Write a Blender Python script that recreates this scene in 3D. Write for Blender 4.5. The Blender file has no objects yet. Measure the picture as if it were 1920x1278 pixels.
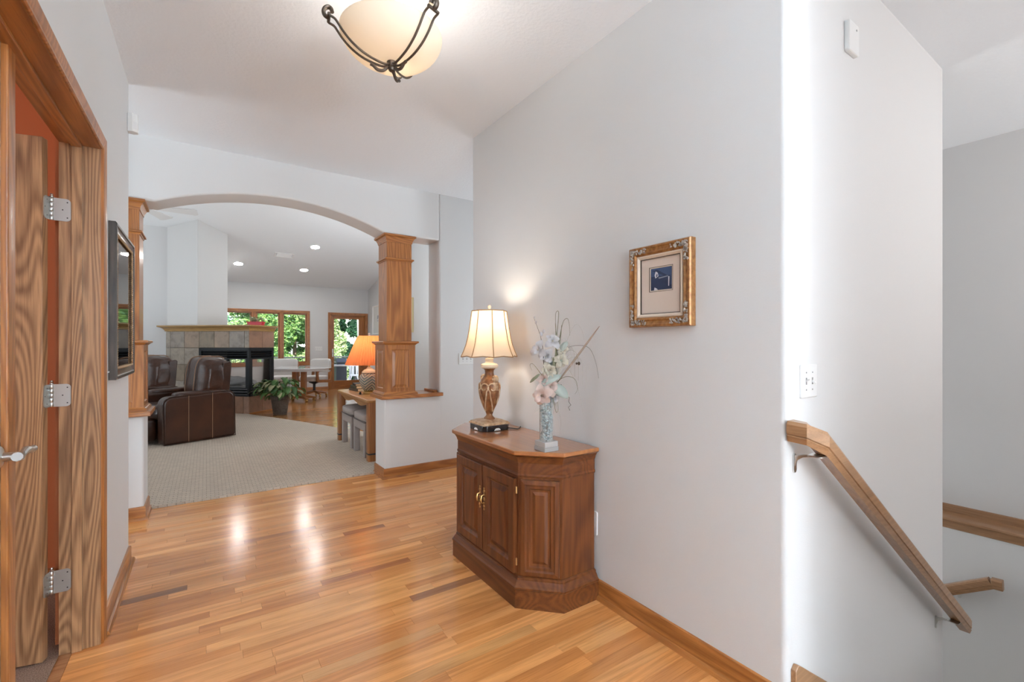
import bpy, bmesh, math, random
from mathutils import Vector, Matrix, noise as mnoise
random.seed(7)
S = bpy.context.scene
COL = S.collection
R = math.radians
PI = math.pi

# ------------------------------------------------------------------ camera
cam = bpy.data.cameras.new('camera'); camo = bpy.data.objects.new('camera', cam); COL.objects.link(camo)
cam.sensor_fit = 'HORIZONTAL'; cam.sensor_width = 36.0; cam.lens = 16.0
cam.shift_y = 6.0 / 1920.0; cam.clip_start = 0.03; cam.clip_end = 300
camo.location = (0, 0, 1.25); camo.rotation_euler = (R(90), 0, R(-33.881))
S.camera = camo

# ------------------------------------------------------------------ world, sun, daylight, exposure
S.view_settings.view_transform = 'Standard'; S.view_settings.look = 'None'
S.view_settings.gamma = 1.0; S.view_settings.use_curve_mapping = False
S.view_settings.exposure = 0.24
W = bpy.data.worlds.new('world'); S.world = W; W.use_nodes = True
wn = W.node_tree; wn.nodes.clear()
wo = wn.nodes.new('ShaderNodeOutputWorld'); wb = wn.nodes.new('ShaderNodeBackground')
sk = wn.nodes.new('ShaderNodeTexSky'); sk.sky_type = 'NISHITA'; sk.sun_disc = False
sk.sun_elevation = R(48); sk.sun_rotation = R(200); sk.air_density = 1.0; sk.dust_density = 2.0
wb.inputs['Strength'].default_value = 0.75
wn.links.new(sk.outputs[0], wb.inputs['Color']); wn.links.new(wb.outputs[0], wo.inputs[0])
sun = bpy.data.lights.new('sun', 'SUN'); sun.energy = 16.0; sun.angle = R(1.0); sun.color = (1, .95, .86)
suno = bpy.data.objects.new('sun', sun); COL.objects.link(suno); suno.rotation_euler = (R(38), R(8), R(-20))
suno.location = (0, 0, 20)

def area(name, loc, size, rot, energy, color=(1, 1, 1)):
    l = bpy.data.lights.new(name, 'AREA'); l.shape = 'RECTANGLE'; l.size, l.size_y = size
    l.energy = energy; l.color = color
    o = bpy.data.objects.new(name, l); COL.objects.link(o); o.location = loc; o.rotation_euler = rot
    return o
DAY = (0.84, 0.93, 1.0)
# daylight from unseen entry door, stair and living room windows, then added fill lamps
area('daylight_entry_door', (0.62, -5.42, 1.35), (1.2, 2.2), (R(90), 0, 0), 84, (.84, .93, 1.0))
area('daylight_stair_window', (3.4, -5.42, 1.75), (1.8, 1.5), (R(90), 0, 0), 44, (.97, .98, 1.0))
area('daylight_living_window', (-5.30, 7.2, 1.9), (4.2, 2.2), (R(90), 0, R(-90)), 60, DAY)
area('fill_study', (-3.85, 1.6, 1.5), (1.6, 1.3), (R(90), 0, R(-90)), 60, DAY)  # out-of-view fill lamp added to light the orange room
area('fill_dining_side', (3.80, 6.4, 1.7), (1.5, 2.0), (R(90), 0, R(90)), 22, DAY)  # hidden lamp added to lift the dining area
area('fill_corridor', (3.30, 3.55, 1.45), (1.0, 1.8), (R(90), 0, R(90)), 14, DAY)  # added at the corridor end to brighten the right of the arch wall
area('fill_passage', (-1.72, 3.78, 1.45), (.6, 1.8), (R(90), 0, R(-90)), 14, DAY)  # added out of view to lift the hall ceiling near the arch
area('fill_stairwell', (3.95, 3.95, -.6), (1.0, 1.2), (R(115), 0, R(180)), 34, (1.0, 1.0, 1.0))  # lamp added below the stairs to brighten the stairwell wall and ceiling
area('fill_stairs_up', (3.6, -1.9, 1.2), (.5, .5), (R(172), 0, 0), 44, (.97, .98, 1.0))  # upward lamp added for the ceiling and wall over the stairs
# unseen lamps added to brighten the ceilings, in place of a bounced flash
area('fill_hall_up', (1.35, -3.0, 1.4), (.4, .5), (R(186), 0, 0), 470, (.72, .87, 1.0))
area('fill_living_up', (-2.3, 8.2, .9), (.6, .6), (R(180), 0, 0), 31, (.94, .97, 1.0))
area('fill_dining_up', (3.3, 7.2, 1.2), (.6, .6), (R(170), 0, R(-4)), 62, (.90, .96, 1.0))

# ------------------------------------------------------------------ material helpers
MATS = {}
class N:
    def __init__(s, name):
        s.m = bpy.data.materials.new(name); s.m.use_nodes = True
        s.t = s.m.node_tree; s.t.nodes.clear()
        s.out = s.n('ShaderNodeOutputMaterial'); s.p = s.n('ShaderNodeBsdfPrincipled')
        s.t.links.new(s.p.outputs[0], s.out.inputs[0]); MATS[name] = s.m
    def n(s, ty, **kw):
        x = s.t.nodes.new(ty)
        for k, v in kw.items(): setattr(x, k, v)
        return x
    def l(s, a, b): s.t.links.new(a, b)
    def set(s, **kw):
        for k, v in kw.items():
            k = k.replace('_', ' ')
            i = s.p.inputs[k]
            if hasattr(v, 'is_output'): s.l(v, i)
            else: i.default_value = (v[0], v[1], v[2], 1) if isinstance(v, (tuple, list)) and len(v) == 3 and i.type == 'RGBA' else v
        return s
    def coord(s, kind='Object', scale=(1, 1, 1)):
        if kind == 'Position': o = s.n('ShaderNodeNewGeometry').outputs['Position']
        else: o = s.n('ShaderNodeTexCoord').outputs[kind]
        mp = s.n('ShaderNodeMapping'); mp.inputs['Scale'].default_value = scale
        s.l(o, mp.inputs[0]); return mp.outputs[0]
    def noise(s, vec, scale=5, detail=3, rough=.5, dist=0):
        x = s.n('ShaderNodeTexNoise'); x.inputs['Scale'].default_value = scale; x.inputs['Detail'].default_value = detail
        x.inputs['Roughness'].default_value = rough; x.inputs['Distortion'].default_value = dist
        if vec is not None: s.l(vec, x.inputs['Vector'])
        return x.outputs['Fac']
    def ramp(s, fac, stops, interp='LINEAR'):
        x = s.n('ShaderNodeValToRGB'); x.color_ramp.interpolation = interp
        e = x.color_ramp.elements
        while len(e) < len(stops): e.new(.5)
        for i, (p, c) in enumerate(stops):
            e[i].position = p; e[i].color = (c[0], c[1], c[2], 1)
        s.l(fac, x.inputs[0]); return x.outputs[0]
    def mix(s, f, a, b, mode='MIX'):
        x = s.n('ShaderNodeMix', data_type='RGBA', blend_type=mode)
        for v, i in ((f, x.inputs[0]), (a, x.inputs[6]), (b, x.inputs[7])):
            if hasattr(v, 'is_output'): s.l(v, i)
            else: i.default_value = v if isinstance(v, (int, float)) else (v[0], v[1], v[2], 1)
        return x.outputs[2]
    def math(s, op, a, b=0.0, c=None):
        x = s.n('ShaderNodeMath', operation=op)
        for v, i in zip((a, b, c), x.inputs):
            if v is None: continue
            if hasattr(v, 'is_output'): s.l(v, i)
            else: i.default_value = v
        return x.outputs[0]
    def bump(s, h, strength=.2, dist=.01):
        x = s.n('ShaderNodeBump'); x.inputs['Strength'].default_value = strength; x.inputs['Distance'].default_value = dist
        s.l(h, x.inputs['Height']); s.l(x.outputs[0], s.p.inputs['Normal']); return s

def plain(name, col, rough=.5, metal=0.0, **kw):
    a = N(name); a.set(Base_Color=col, Roughness=rough, Metallic=metal); a.set(**kw); return a.m

def paint(name, col, scale=180, st=.08):
    a = N(name); v = a.coord('Position')
    a.set(Base_Color=col, Roughness=.62); a.bump(a.noise(v, scale, 2), st, .004); return a.m

def wood(name, light, dark, axis='Z', ring=22.0, rough=.34, contrast=1.0, kind='Object', coat=.25, pores=.35, dist=7.0):
    """streaked and cathedral grain running along one axis"""
    a = N(name)
    st = {'X': (.09, 1, 1), 'Y': (1, .09, 1), 'Z': (1, 1, .09)}[axis]
    v = a.coord(kind, st)
    oi = a.n('ShaderNodeObjectInfo'); off = a.n('ShaderNodeVectorMath', operation='SCALE')
    off.inputs[0].default_value = (1.3, 1.1, 1.7); a.l(oi.outputs['Random'], off.inputs['Scale'])
    ad = a.n('ShaderNodeVectorMath', operation='ADD'); a.l(v, ad.inputs[0]); a.l(off.outputs[0], ad.inputs[1]); v = ad.outputs[0]
    cont = a.noise(v, ring * .30, 1.0, .4, .15)
    w = a.math('MULTIPLY_ADD', a.math('SINE', a.math('MULTIPLY', cont, dist * 16.0)), .5, .5)
    sp = {'X': (.03, 1, 1), 'Y': (1, .03, 1), 'Z': (1, 1, .03)}[axis]
    fine = a.noise(a.coord(kind, sp), 260, 2, .6)
    streak = a.noise(a.coord(kind, sp), 55, 3, .6)
    big = a.noise(v, 6.0, 3, .5)
    f = a.math('ADD', a.math('MULTIPLY', w, .30 * contrast), a.math('ADD', a.math('MULTIPLY', big, .22), a.math('MULTIPLY', streak, .48)))
    base = a.ramp(f, [(.28, light), (.74, dark)])
    pore = a.ramp(fine, [(.34, (0.55, 0.5, 0.45)), (.50, (1, 1, 1))])
    c = a.mix(pores, base, pore, 'MULTIPLY')
    a.set(Base_Color=c, Roughness=rough, Coat_Weight=coat, Coat_Roughness=.18)
    if name.startswith('cherry'): a.set(Specular_IOR_Level=.28)
    a.bump(fine, .05, .002)
    return a.m

# ------------------------------------------------------------------ materials
paint('wall_paint', (.72, .718, .712))
paint('wall_paint_cool', (.67, .675, .68))
paint('ceiling_paint', (.83, .855, .88), 60, .5)
paint('orange_paint', (.56, .17, .055))
wood('oak_z', (.480, .185, .046), (.270, .090, .020), 'Z')
wood('oak_x', (.480, .185, .046), (.270, .090, .020), 'X')
wood('oak_y', (.480, .185, .046), (.270, .090, .020), 'Y')
wood('door_oak_z', (.47, .265, .130), (.20, .098, .042), 'Z', ring=26, contrast=1.15, pores=.5, rough=.38, dist=9)
wood('rail_oak_x', (.40, .215, .105), (.27, .14, .065), 'X', ring=18, contrast=.6)
wood('rail_oak_y', (.40, .215, .105), (.27, .14, .065), 'Y', ring=18, contrast=.6)
wood('mantel_oak', (0.483, 0.291, 0.097), (0.315, 0.175, 0.054), 'X', contrast=.7)
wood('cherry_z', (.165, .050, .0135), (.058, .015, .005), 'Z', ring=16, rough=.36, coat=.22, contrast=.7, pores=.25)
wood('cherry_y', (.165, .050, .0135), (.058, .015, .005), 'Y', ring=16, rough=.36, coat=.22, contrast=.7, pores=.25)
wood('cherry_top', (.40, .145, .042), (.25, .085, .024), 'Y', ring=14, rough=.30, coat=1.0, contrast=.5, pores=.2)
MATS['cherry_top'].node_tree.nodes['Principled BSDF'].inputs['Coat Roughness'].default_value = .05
wood('table_oak', (0.525, 0.247, 0.072), (0.357, 0.145, 0.040), 'Y', ring=18, contrast=.6)
wood('chair_oak', (0.420, 0.165, 0.047), (0.252, 0.087, 0.024), 'Z', ring=18, contrast=.6)

def floor_mat(name, use_obj):
    a = N(name)
    oi = a.n('ShaderNodeObjectInfo')
    v = a.coord('Position', (.07, 1, 1))
    off = a.n('ShaderNodeVectorMath', operation='SCALE'); off.inputs[0].default_value = (9.1, 4.7, 6.3)
    ad = a.n('ShaderNodeVectorMath', operation='ADD'); a.l(v, ad.inputs[0]); a.l(off.outputs[0], ad.inputs[1])
    fine = a.noise(a.coord('Position', (.03, 1, 1)), 190, 2, .6)
    if use_obj:
        a.l(oi.outputs['Random'], off.inputs['Scale'])
        cont = a.noise(ad.outputs[0], 4.5, 1.0, .4, .15)
        w = a.math('MULTIPLY_ADD', a.math('SINE', a.math('MULTIPLY', cont, 80.0)), .5, .5)
        big = a.noise(ad.outputs[0], 7, 3)
        f = a.math('ADD', a.math('MULTIPLY', w, .35), a.math('MULTIPLY', big, .65))
        g = a.ramp(f, [(.15, (1.12, 1.12, 1.10)), (.8, (.78, .74, .70))])
        c = a.mix(1.0, oi.outputs['Color'], g, 'MULTIPLY')
    else:
        off.inputs['Scale'].default_value = 0
        br = a.n('ShaderNodeTexBrick'); a.l(a.coord('Position', (1, 1, 1)), br.inputs['Vector'])
        br.inputs['Scale'].default_value = 1; br.inputs['Brick Width'].default_value = .85; br.inputs['Row Height'].default_value = .057
        br.inputs['Mortar Size'].default_value = .0006; br.inputs['Bias'].default_value = 0
        br.inputs['Color1'].default_value = (.55, .255, .085, 1); br.inputs['Color2'].default_value = (.42, .175, .055, 1)
        br.inputs['Mortar'].default_value = (.2, .09, .04, 1); c = br.outputs['Color']
    pore = a.ramp(fine, [(.36, (.72, .68, .62)), (.5, (1, 1, 1))])
    c = a.mix(.5, c, pore, 'MULTIPLY')
    a.set(Base_Color=c, Roughness=.18, Coat_Weight=.10, Coat_Roughness=.14)
    wav = a.noise(a.coord('Position', (.5, 3, 1)), 7, 2)
    a.bump(wav, .10, .004)
    return a.m
floor_mat('plank_wood', True); floor_mat('floor_wood_far', False)

def carpet_mat():
    a = N('carpet')
    rot = a.n('ShaderNodeMapping'); rot.inputs['Rotation'].default_value = (0, 0, R(0)); rot.inputs['Scale'].default_value = (1, 1, 1)
    g = a.n('ShaderNodeNewGeometry'); a.l(g.outputs['Position'], rot.inputs[0])
    ck = a.n('ShaderNodeTexBrick'); a.l(rot.outputs[0], ck.inputs['Vector'])
    ck.inputs['Scale'].default_value = 1; ck.inputs['Brick Width'].default_value = .056; ck.inputs['Row Height'].default_value = .030
    ck.inputs['Mortar Size'].default_value = .0045; ck.inputs['Mortar Smooth'].default_value = .8
    ck.inputs['Color1'].default_value = (.68, .565, .45, 1); ck.inputs['Color2'].default_value = (.60, .495, .395, 1)
    ck.inputs['Mortar'].default_value = (.46, .375, .29, 1)
    fz = a.noise(rot.outputs[0], 160, 2)
    c = a.mix(.5, ck.outputs['Color'], a.ramp(fz, [(.3, (.7, .7, .7)), (.7, (1.1, 1.1, 1.1))]), 'MULTIPLY')
    a.set(Base_Color=c, Roughness=.95)
    h = a.math('ADD', a.math('MULTIPLY', ck.outputs['Fac'], -1.0), a.math('MULTIPLY', fz, .6))
    a.bump(h, .7, .01)
carpet_mat()
def brown_carpet():
    a = N('brown_carpet'); v = a.coord('Position'); f = a.noise(v, 260, 2)
    a.set(Base_Color=a.ramp(f, [(.3, (.16, .09, .055)), (.7, (.40, .27, .19))]), Roughness=.95); a.bump(f, .8, .01)
brown_carpet()

def leather():
    a = N('leather'); v = a.coord('Object')
    f = a.noise(v, 3.2, 3); fine = a.noise(v, 90, 2)
    a.set(Base_Color=a.ramp(f, [(.3, (.024, .008, .004)), (.75, (.070, .023, .009))]), Roughness=.33, Coat_Weight=.2, Coat_Roughness=.2, Specular_IOR_Level=.4)
    a.bump(a.math('ADD', fine, a.math('MULTIPLY', a.noise(v, 14, 3, .5, 1.5), 4.0)), .16, .006)
leather()
def slate():
    a = N('slate_tile'); oi = a.n('ShaderNodeObjectInfo'); v = a.coord('Object')
    off = a.n('ShaderNodeVectorMath', operation='SCALE'); off.inputs[0].default_value = (9, 5, 7); a.l(oi.outputs['Random'], off.inputs['Scale'])
    ad = a.n('ShaderNodeVectorMath', operation='ADD'); a.l(v, ad.inputs[0]); a.l(off.outputs[0], ad.inputs[1])
    f = a.noise(ad.outputs[0], 7, 5, .65, .6)
    g = a.ramp(f, [(.25, (.60, .58, .56)), (.5, (1, 1, 1)), (.75, (1.25, 1.2, 1.1))])
    a.set(Base_Color=a.mix(1.0, oi.outputs['Color'], g, 'MULTIPLY'), Roughness=.42); a.bump(f, .35, .01)
slate()
plain('grout', (.20, .16, .12), .9)
plain('black_metal', (.012, .014, .017), .38, .3)
plain('black_gloss', (.008, .008, .009), .12, 0, Coat_Weight=.5)
plain('nickel', (.60, .60, .58), .28, 1.0)
plain('steel_hinge', (.46, .47, .45), .42, .9)
plain('brass', (.62, .40, .15), .28, 1.0)
plain('old_brass', (.42, .25, .10), .35, .9)
plain('white_plastic', (.80, .80, .79), .35)
plain('grey_plastic', (.30, .30, .30), .5)
plain('white_gloss', (.80, .80, .80), .2)
plain('dark_slot', (.03, .03, .03), .8)
plain('white_fabric', (.72, .71, .70), .9)
plain('stool_fabric', (.40, .345, .32), .9)
plain('stool_piping', (.17, .14, .135), .8)
plain('red_plastic', (.62, .03, .05), .35)
plain('soil', (.03, .02, .012), .95)
plain('table_white', (.78, .78, .80), .10, 0, Coat_Weight=.6)
plain('fan_white', (.72, .72, .72), .5)
plain('log_grey', (.34, .32, .31), .8)
plain('deck_wood', (.42, .36, .31), .7)
plain('white_paint', (.86, .86, .86), .4)
plain('grill_black', (.02, .022, .026), .4)
plain('bark', (.16, .11, .08), .9)
plain('pale_bark', (.62, .58, .52), .8)
plain('lawn', (.18, .30, .07), .95)
plain('book_brown', (.085, .052, .028), .6)
plain('book_green', (.075, .070, .035), .6)
plain('book_black', (.03, .026, .02), .6)
plain('paper', (.72, .64, .48), .8)
plain('stitch', (.30, .17, .10), .6)

def glass_mat():
    a = N('window_glass')
    tr = a.n('ShaderNodeBsdfTransparent'); gl = a.n('ShaderNodeBsdfGlossy'); gl.inputs['Roughness'].default_value = .02
    fr = a.n('ShaderNodeFresnel'); fr.inputs[0].default_value = 1.3
    mx = a.n('ShaderNodeMixShader'); a.l(fr.outputs[0], mx.inputs[0]); a.l(tr.outputs[0], mx.inputs[1]); a.l(gl.outputs[0], mx.inputs[2])
    a.l(mx.outputs[0], a.out.inputs[0])
glass_mat()
def picture_glass():
    a = N('picture_glass')
    tr = a.n('ShaderNodeBsdfTransparent'); gl = a.n('ShaderNodeBsdfGlossy'); gl.inputs['Roughness'].default_value = .03
    fr = a.n('ShaderNodeFresnel'); fr.inputs[0].default_value = 1.5
    mx = a.n('ShaderNodeMixShader'); a.l(fr.outputs[0], mx.inputs[0]); a.l(tr.outputs[0], mx.inputs[1]); a.l(gl.outputs[0], mx.inputs[2])
    a.l(mx.outputs[0], a.out.inputs[0])
picture_glass()
plain('clear_glass', (.93, .97, .97), .03, 0, Transmission_Weight=.85, IOR=1.3)
plain('crystal', (.90, .88, .86), .06, 0, Transmission_Weight=.6, IOR=1.4)
def chips():
    a = N('glass_chip'); oi = a.n('ShaderNodeNewGeometry')
    a.set(Base_Color=a.ramp(oi.outputs['Random Per Island'], [(0, (.10, .20, .24)), (.5, (.36, .50, .52)), (1, (.80, .88, .88))]), Roughness=.1)
chips()
def shade_mat(name, col, tr_amt, tcol):
    a = N(name)
    d = a.n('ShaderNodeBsdfDiffuse'); d.inputs[0].default_value = (*col, 1)
    t = a.n('ShaderNodeBsdfTranslucent'); t.inputs[0].default_value = (*tcol, 1)
    m = a.n('ShaderNodeMixShader'); m.inputs[0].default_value = tr_amt
    a.l(d.outputs[0], m.inputs[1]); a.l(t.outputs[0], m.inputs[2]); a.l(m.outputs[0], a.out.inputs[0])
shade_mat('cream_shade', (.84, .68, .50), .26, (.88, .66, .43))
shade_mat('orange_shade', (.78, .29, .13), .5, (.82, .27, .10))
plain('shade_trim', (.36, .20, .09), .7)
def emit(name, col, st, rough=.4):
    a = N(name); a.set(Base_Color=col, Roughness=rough, Emission_Color=col, Emission_Strength=st); return a.m
shade_mat('lit_bowl', (.90, .82, .70), .26, (1.0, .90, .77))
emit('lit_bulb', (1.0, .80, .55), 14.0)
emit('lit_can', (1.0, .96, .90), 120.0)
def lampbody():
    a = N('antique_gold'); v = a.coord('Object'); f = a.noise(v, 26, 4)
    a.set(Base_Color=a.ramp(f, [(.3, (.10, .034, .012)), (.55, (.28, .115, .042)), (.75, (.46, .25, .115))]), Roughness=.34, Metallic=.25)
    a.bump(f, .2, .004)
    b = N('antique_gold_light'); v = b.coord('Object'); f = b.noise(v, 40, 4)
    b.set(Base_Color=b.ramp(f, [(.3, (.40, .22, .11)), (.7, (.72, .55, .36))]), Roughness=.32, Metallic=.25)
lampbody()
plain('cream_glaze', (.78, .68, .52), .3)
plain('pearl', (.80, .78, .74), .2)
def jar():
    a = N('chevron_glaze'); v = a.n('ShaderNodeTexCoord').outputs['Object']
    sx = a.n('ShaderNodeSeparateXYZ'); a.l(v, sx.inputs[0])
    ang = a.math('ARCTAN2', sx.outputs['Y'], sx.outputs['X'])
    tri = a.math('PINGPONG', a.math('MULTIPLY', ang, 1.0), PI / 4)
    q = a.math('ADD', a.math('MULTIPLY', sx.outputs['Z'], 30.0), a.math('MULTIPLY', tri, 2.4))
    st = a.math('FRACT', q)
    m = a.ramp(st, [(.0, (.16, .20, .19)), (.56, (.19, .23, .215)), (.66, (.62, .56, .42)), (.92, (.62, .56, .42)), (1.0, (.16, .20, .19))])
    a.set(Base_Color=m, Roughness=.18, Coat_Weight=.6); a.bump(a.ramp(st, [(.5, (0, 0, 0)), (.75, (1, 1, 1)), (1, (0, 0, 0))]), .5, .01)
jar()
plain('jar_neck', (.60, .54, .40), .25)
def leafm(name, c1, c2, tr=.25, rnd=True):
    a = N(name); g = a.n('ShaderNodeNewGeometry'); oi = a.n('ShaderNodeObjectInfo')
    r = a.math('FRACT', a.math('ADD', g.outputs['Random Per Island'], oi.outputs['Random']))
    c = a.ramp(r, [(0, c1), (1, c2)])
    d = a.n('ShaderNodeBsdfPrincipled'); a.l(c, a.p.inputs['Base Color']); a.p.inputs['Roughness'].default_value = .4
    t = a.n('ShaderNodeBsdfTranslucent'); a.l(c, t.inputs[0])
    m = a.n('ShaderNodeMixShader'); m.inputs[0].default_value = tr
    a.l(a.p.outputs[0], m.inputs[1]); a.l(t.outputs[0], m.inputs[2]); a.l(m.outputs[0], a.out.inputs[0]); a.t.nodes.remove(d)
leafm('leaf_house', (.025, .085, .02), (.12, .25, .06))
leafm('leaf_house_pale', (.20, .24, .10), (.42, .40, .22))
leafm('tree_leaf', (.045, .15, .05), (.30, .48, .14), .4)
leafm('tree_leaf_pale', (.16, .30, .09), (.62, .68, .40), .4)
leafm('tree_leaf_dark', (.02, .10, .055), (.12, .30, .14), .35)
leafm('sage_leaf', (.42, .47, .42), (.52, .56, .50), .3)
leafm('petal_white', (.56, .55, .57), (.68, .66, .66), .35)
leafm('petal_pink', (.64, .47, .41), (.72, .59, .53), .35)
leafm('petal_cream', (.56, .51, .40), (.66, .61, .51), .35)
plain('grass_olive', (.16, .15, .085), .6)
plain('grass_dark', (.085, .07, .05), .6)
plain('blade_brown', (.25, .17, .12), .6)
plain('grass_pale', (.42, .40, .35), .6)
def planter():
    a = N('planter_resin'); v = a.coord('Object', (1, 1, 1)); f = a.noise(v, 40, 3)
    a.set(Base_Color=a.ramp(f, [(.3, (.075, .055, .042)), (.7, (.125, .095, .072))]), Roughness=.7)
planter()
def gilt():
    a = N('gilt_frame'); v = a.coord('Object'); f = a.noise(v, 60, 4)
    a.set(Base_Color=a.ramp(f, [(.3, (.20, .080, .022)), (.7, (.42, .20, .065))]), Roughness=.34, Metallic=.3); a.bump(f, .2, .003)
    b = N('silver_leaf'); v = b.coord('Object'); f = b.noise(v, 90, 4)
    b.set(Base_Color=b.ramp(f, [(.3, (.22, .19, .17)), (.7, (.62, .57, .50))]), Roughness=.35, Metallic=.4); b.bump(f, .6, .004)
    c = N('rope_gilt'); c.set(Base_Color=(.42, .27, .14), Roughness=.35, Metallic=.4)
    d = N('dark_frame'); v = d.coord('Object', (1, 1, .1)); f = d.noise(v, 60, 3)
    d.set(Base_Color=d.ramp(f, [(.3, (.020, .014, .011)), (.7, (.07, .05, .038))]), Roughness=.3)
    plain('dark_red_wood', (.09, .025, .012), .25)
gilt()
plain('mat_board', (.72, .60, .51), .8)
plain('liner_cream', (.74, .62, .50), .6)
plain('mat_white', (.70, .70, .69), .8)
plain('print_navy', (.022, .035, .085), .6)
plain('print_blue', (.05, .085, .18), .6)
plain('print_pale', (.62, .62, .66), .6)
plain('print_grey', (.25, .27, .32), .6)
plain('pale_gold', (.58, .48, .28), .3, .6)
plain('bronze', (.13, .105, .085), .38, .85)
plain('rubber', (.015, .015, .015), .6)

# ------------------------------------------------------------------ mesh helpers
class B:
    """collects geometry for ONE mesh object"""
    def __init__(s): s.v = []; s.f = []
    def add(s, vs, fs):
        o = len(s.v); s.v += [tuple(p) for p in vs]; s.f += [tuple(i + o for i in f) for f in fs]; return s
    def box(s, x0, x1, y0, y1, z0, z1):
        return s.add([(x0, y0, z0), (x1, y0, z0), (x1, y1, z0), (x0, y1, z0), (x0, y0, z1), (x1, y0, z1), (x1, y1, z1), (x0, y1, z1)],
                     [(0, 3, 2, 1), (4, 5, 6, 7), (0, 1, 5, 4), (1, 2, 6, 5), (2, 3, 7, 6), (3, 0, 4, 7)])
    def prism(s, poly, a, b, mp=lambda u, v, w: (u, v, w)):
        n = len(poly)
        vs = [mp(u, v, a) for u, v in poly] + [mp(u, v, b) for u, v in poly]
        return s.add(vs, [tuple(range(n))[::-1], tuple(range(n, 2 * n))] + [(i, (i + 1) % n, n + (i + 1) % n, n + i) for i in range(n)])
    def sweep(s, path, prof, closed=False, mp=lambda u, v, w: (u, v, w), caps=True):
        """profile of (outward offset, w) carried along a 2-D path with mitred corners; outward = right-hand side"""
        n = len(path); P = [Vector(p) for p in path]; dirs = []
        for i in range(n):
            def nrm(a, b):
                d = (b - a).normalized(); return Vector((d.y, -d.x))
            if closed: n1 = nrm(P[i - 1], P[i]); n2 = nrm(P[i], P[(i + 1) % n])
            else:
                n1 = nrm(P[i - 1], P[i]) if i > 0 else nrm(P[0], P[1])
                n2 = nrm(P[i], P[i + 1]) if i < n - 1 else n1
            m = (n1 + n2); m = m / max(.2, m.dot(n1)); dirs.append(m)
        k = len(prof); vs = []
        for p, d in zip(P, dirs):
            for o, w in prof:
                q = p + d * o; vs.append(mp(q.x, q.y, w))
        fs = []
        for i in range(n if closed else n - 1):
            j = (i + 1) % n
            for a in range(k):
                b = (a + 1) % k
                fs.append((i * k + a, j * k + a, j * k + b, i * k + b))
        if not closed and caps: fs += [tuple(range(k)), tuple(range((n - 1) * k, n * k))[::-1]]
        return s.add(vs, fs)
    def lathe(s, prof, n=32, c=(0, 0, 0), wob=None):
        vs = []; fs = []; k = len(prof)
        for i in range(n):
            t = 2 * PI * i / n
            for r, z in prof:
                rr = r * (wob(i, n, z) if wob else 1)
                vs.append((c[0] + rr * math.cos(t), c[1] + rr * math.sin(t), c[2] + z))
        for i in range(n):
            j = (i + 1) % n
            for a in range(k - 1): fs.append((i * k + a, j * k + a, j * k + a + 1, i * k + a + 1))
        if prof[0][0] > 1e-6: fs.append(tuple(i * k for i in range(n))[::-1])
        if prof[-1][0] > 1e-6: fs.append(tuple(i * k + k - 1 for i in range(n)))
        return s.add(vs, fs)
    def shell(s, prof, n=32, c=(0, 0, 0), wob=None):
        vs = []; fs = []; k = len(prof)
        for i in range(n):
            t = 2 * PI * i / n
            for r, z in prof:
                rr = r * (wob(i, n, z) if wob else 1)
                vs.append((c[0] + rr * math.cos(t), c[1] + rr * math.sin(t), c[2] + z))
        for i in range(n):
            j = (i + 1) % n
            for a in range(k - 1): fs.append((i * k + a, j * k + a, j * k + a + 1, i * k + a + 1))
        return s.add(vs, fs)
    def tube(s, pts, r, n=8, flat=1.0, up=None):
        P = [Vector(p) for p in pts]; m = len(P); rs = r if isinstance(r, (list, tuple)) else [r] * m
        vs = []; prev = None
        for i in range(m):
            d = (P[min(i + 1, m - 1)] - P[max(i - 1, 0)])
            if d.length < 1e-9: d = Vector((0, 0, 1))
            d.normalize()
            if prev is None:
                a = Vector(up) if up else (Vector((0, 0, 1)) if abs(d.z) < .9 else Vector((1, 0, 0)))
            else: a = prev
            a = (a - d * a.dot(d))
            if a.length < 1e-6: a = d.orthogonal()
            a.normalize(); prev = a; b = d.cross(a)
            for k in range(n):
                t = 2 * PI * k / n
                vs.append(P[i] + a * math.cos(t) * rs[i] * flat + b * math.sin(t) * rs[i])
        fs = [(i * n + k, i * n + (k + 1) % n, (i + 1) * n + (k + 1) % n, (i + 1) * n + k) for i in range(m - 1) for k in range(n)]
        fs += [tuple(range(n))[::-1], tuple(range((m - 1) * n, m * n))]
        return s.add(vs, fs)
    def ball(s, c, r, n=12, sc=(1, 1, 1)):
        k = max(4, n // 2); prof = [(math.sin(PI * i / k), -math.cos(PI * i / k)) for i in range(k + 1)]
        vs = []; fs = []
        for i in range(n):
            t = 2 * PI * i / n
            for a, z in prof: vs.append((c[0] + r * sc[0] * a * math.cos(t), c[1] + r * sc[1] * a * math.sin(t), c[2] + r * sc[2] * z))
        K = k + 1
        for i in range(n):
            j = (i + 1) % n
            for a in range(k): fs.append((i * K + a, j * K + a, j * K + a + 1, i * K + a + 1))
        return s.add(vs, fs)
    def rings(s, u0, u1, v0, v1, lst, mp):
        """nested rectangles (inset, depth) in a plane, closed by the last one: raised or sunk panels"""
        vs = []; fs = []
        for k, (i, d) in enumerate(lst):
            for u, v in ((u0 + i, v0 + i), (u1 - i, v0 + i), (u1 - i, v1 - i), (u0 + i, v1 - i)): vs.append(mp(u, v, d))
            if k:
                o = 4 * k
                for a in range(4): b = (a + 1) % 4; fs.append((o - 4 + a, o - 4 + b, o + b, o + a))
        o = 4 * (len(lst) - 1); fs.append((o, o + 1, o + 2, o + 3))
        return s.add(vs, fs)
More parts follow.
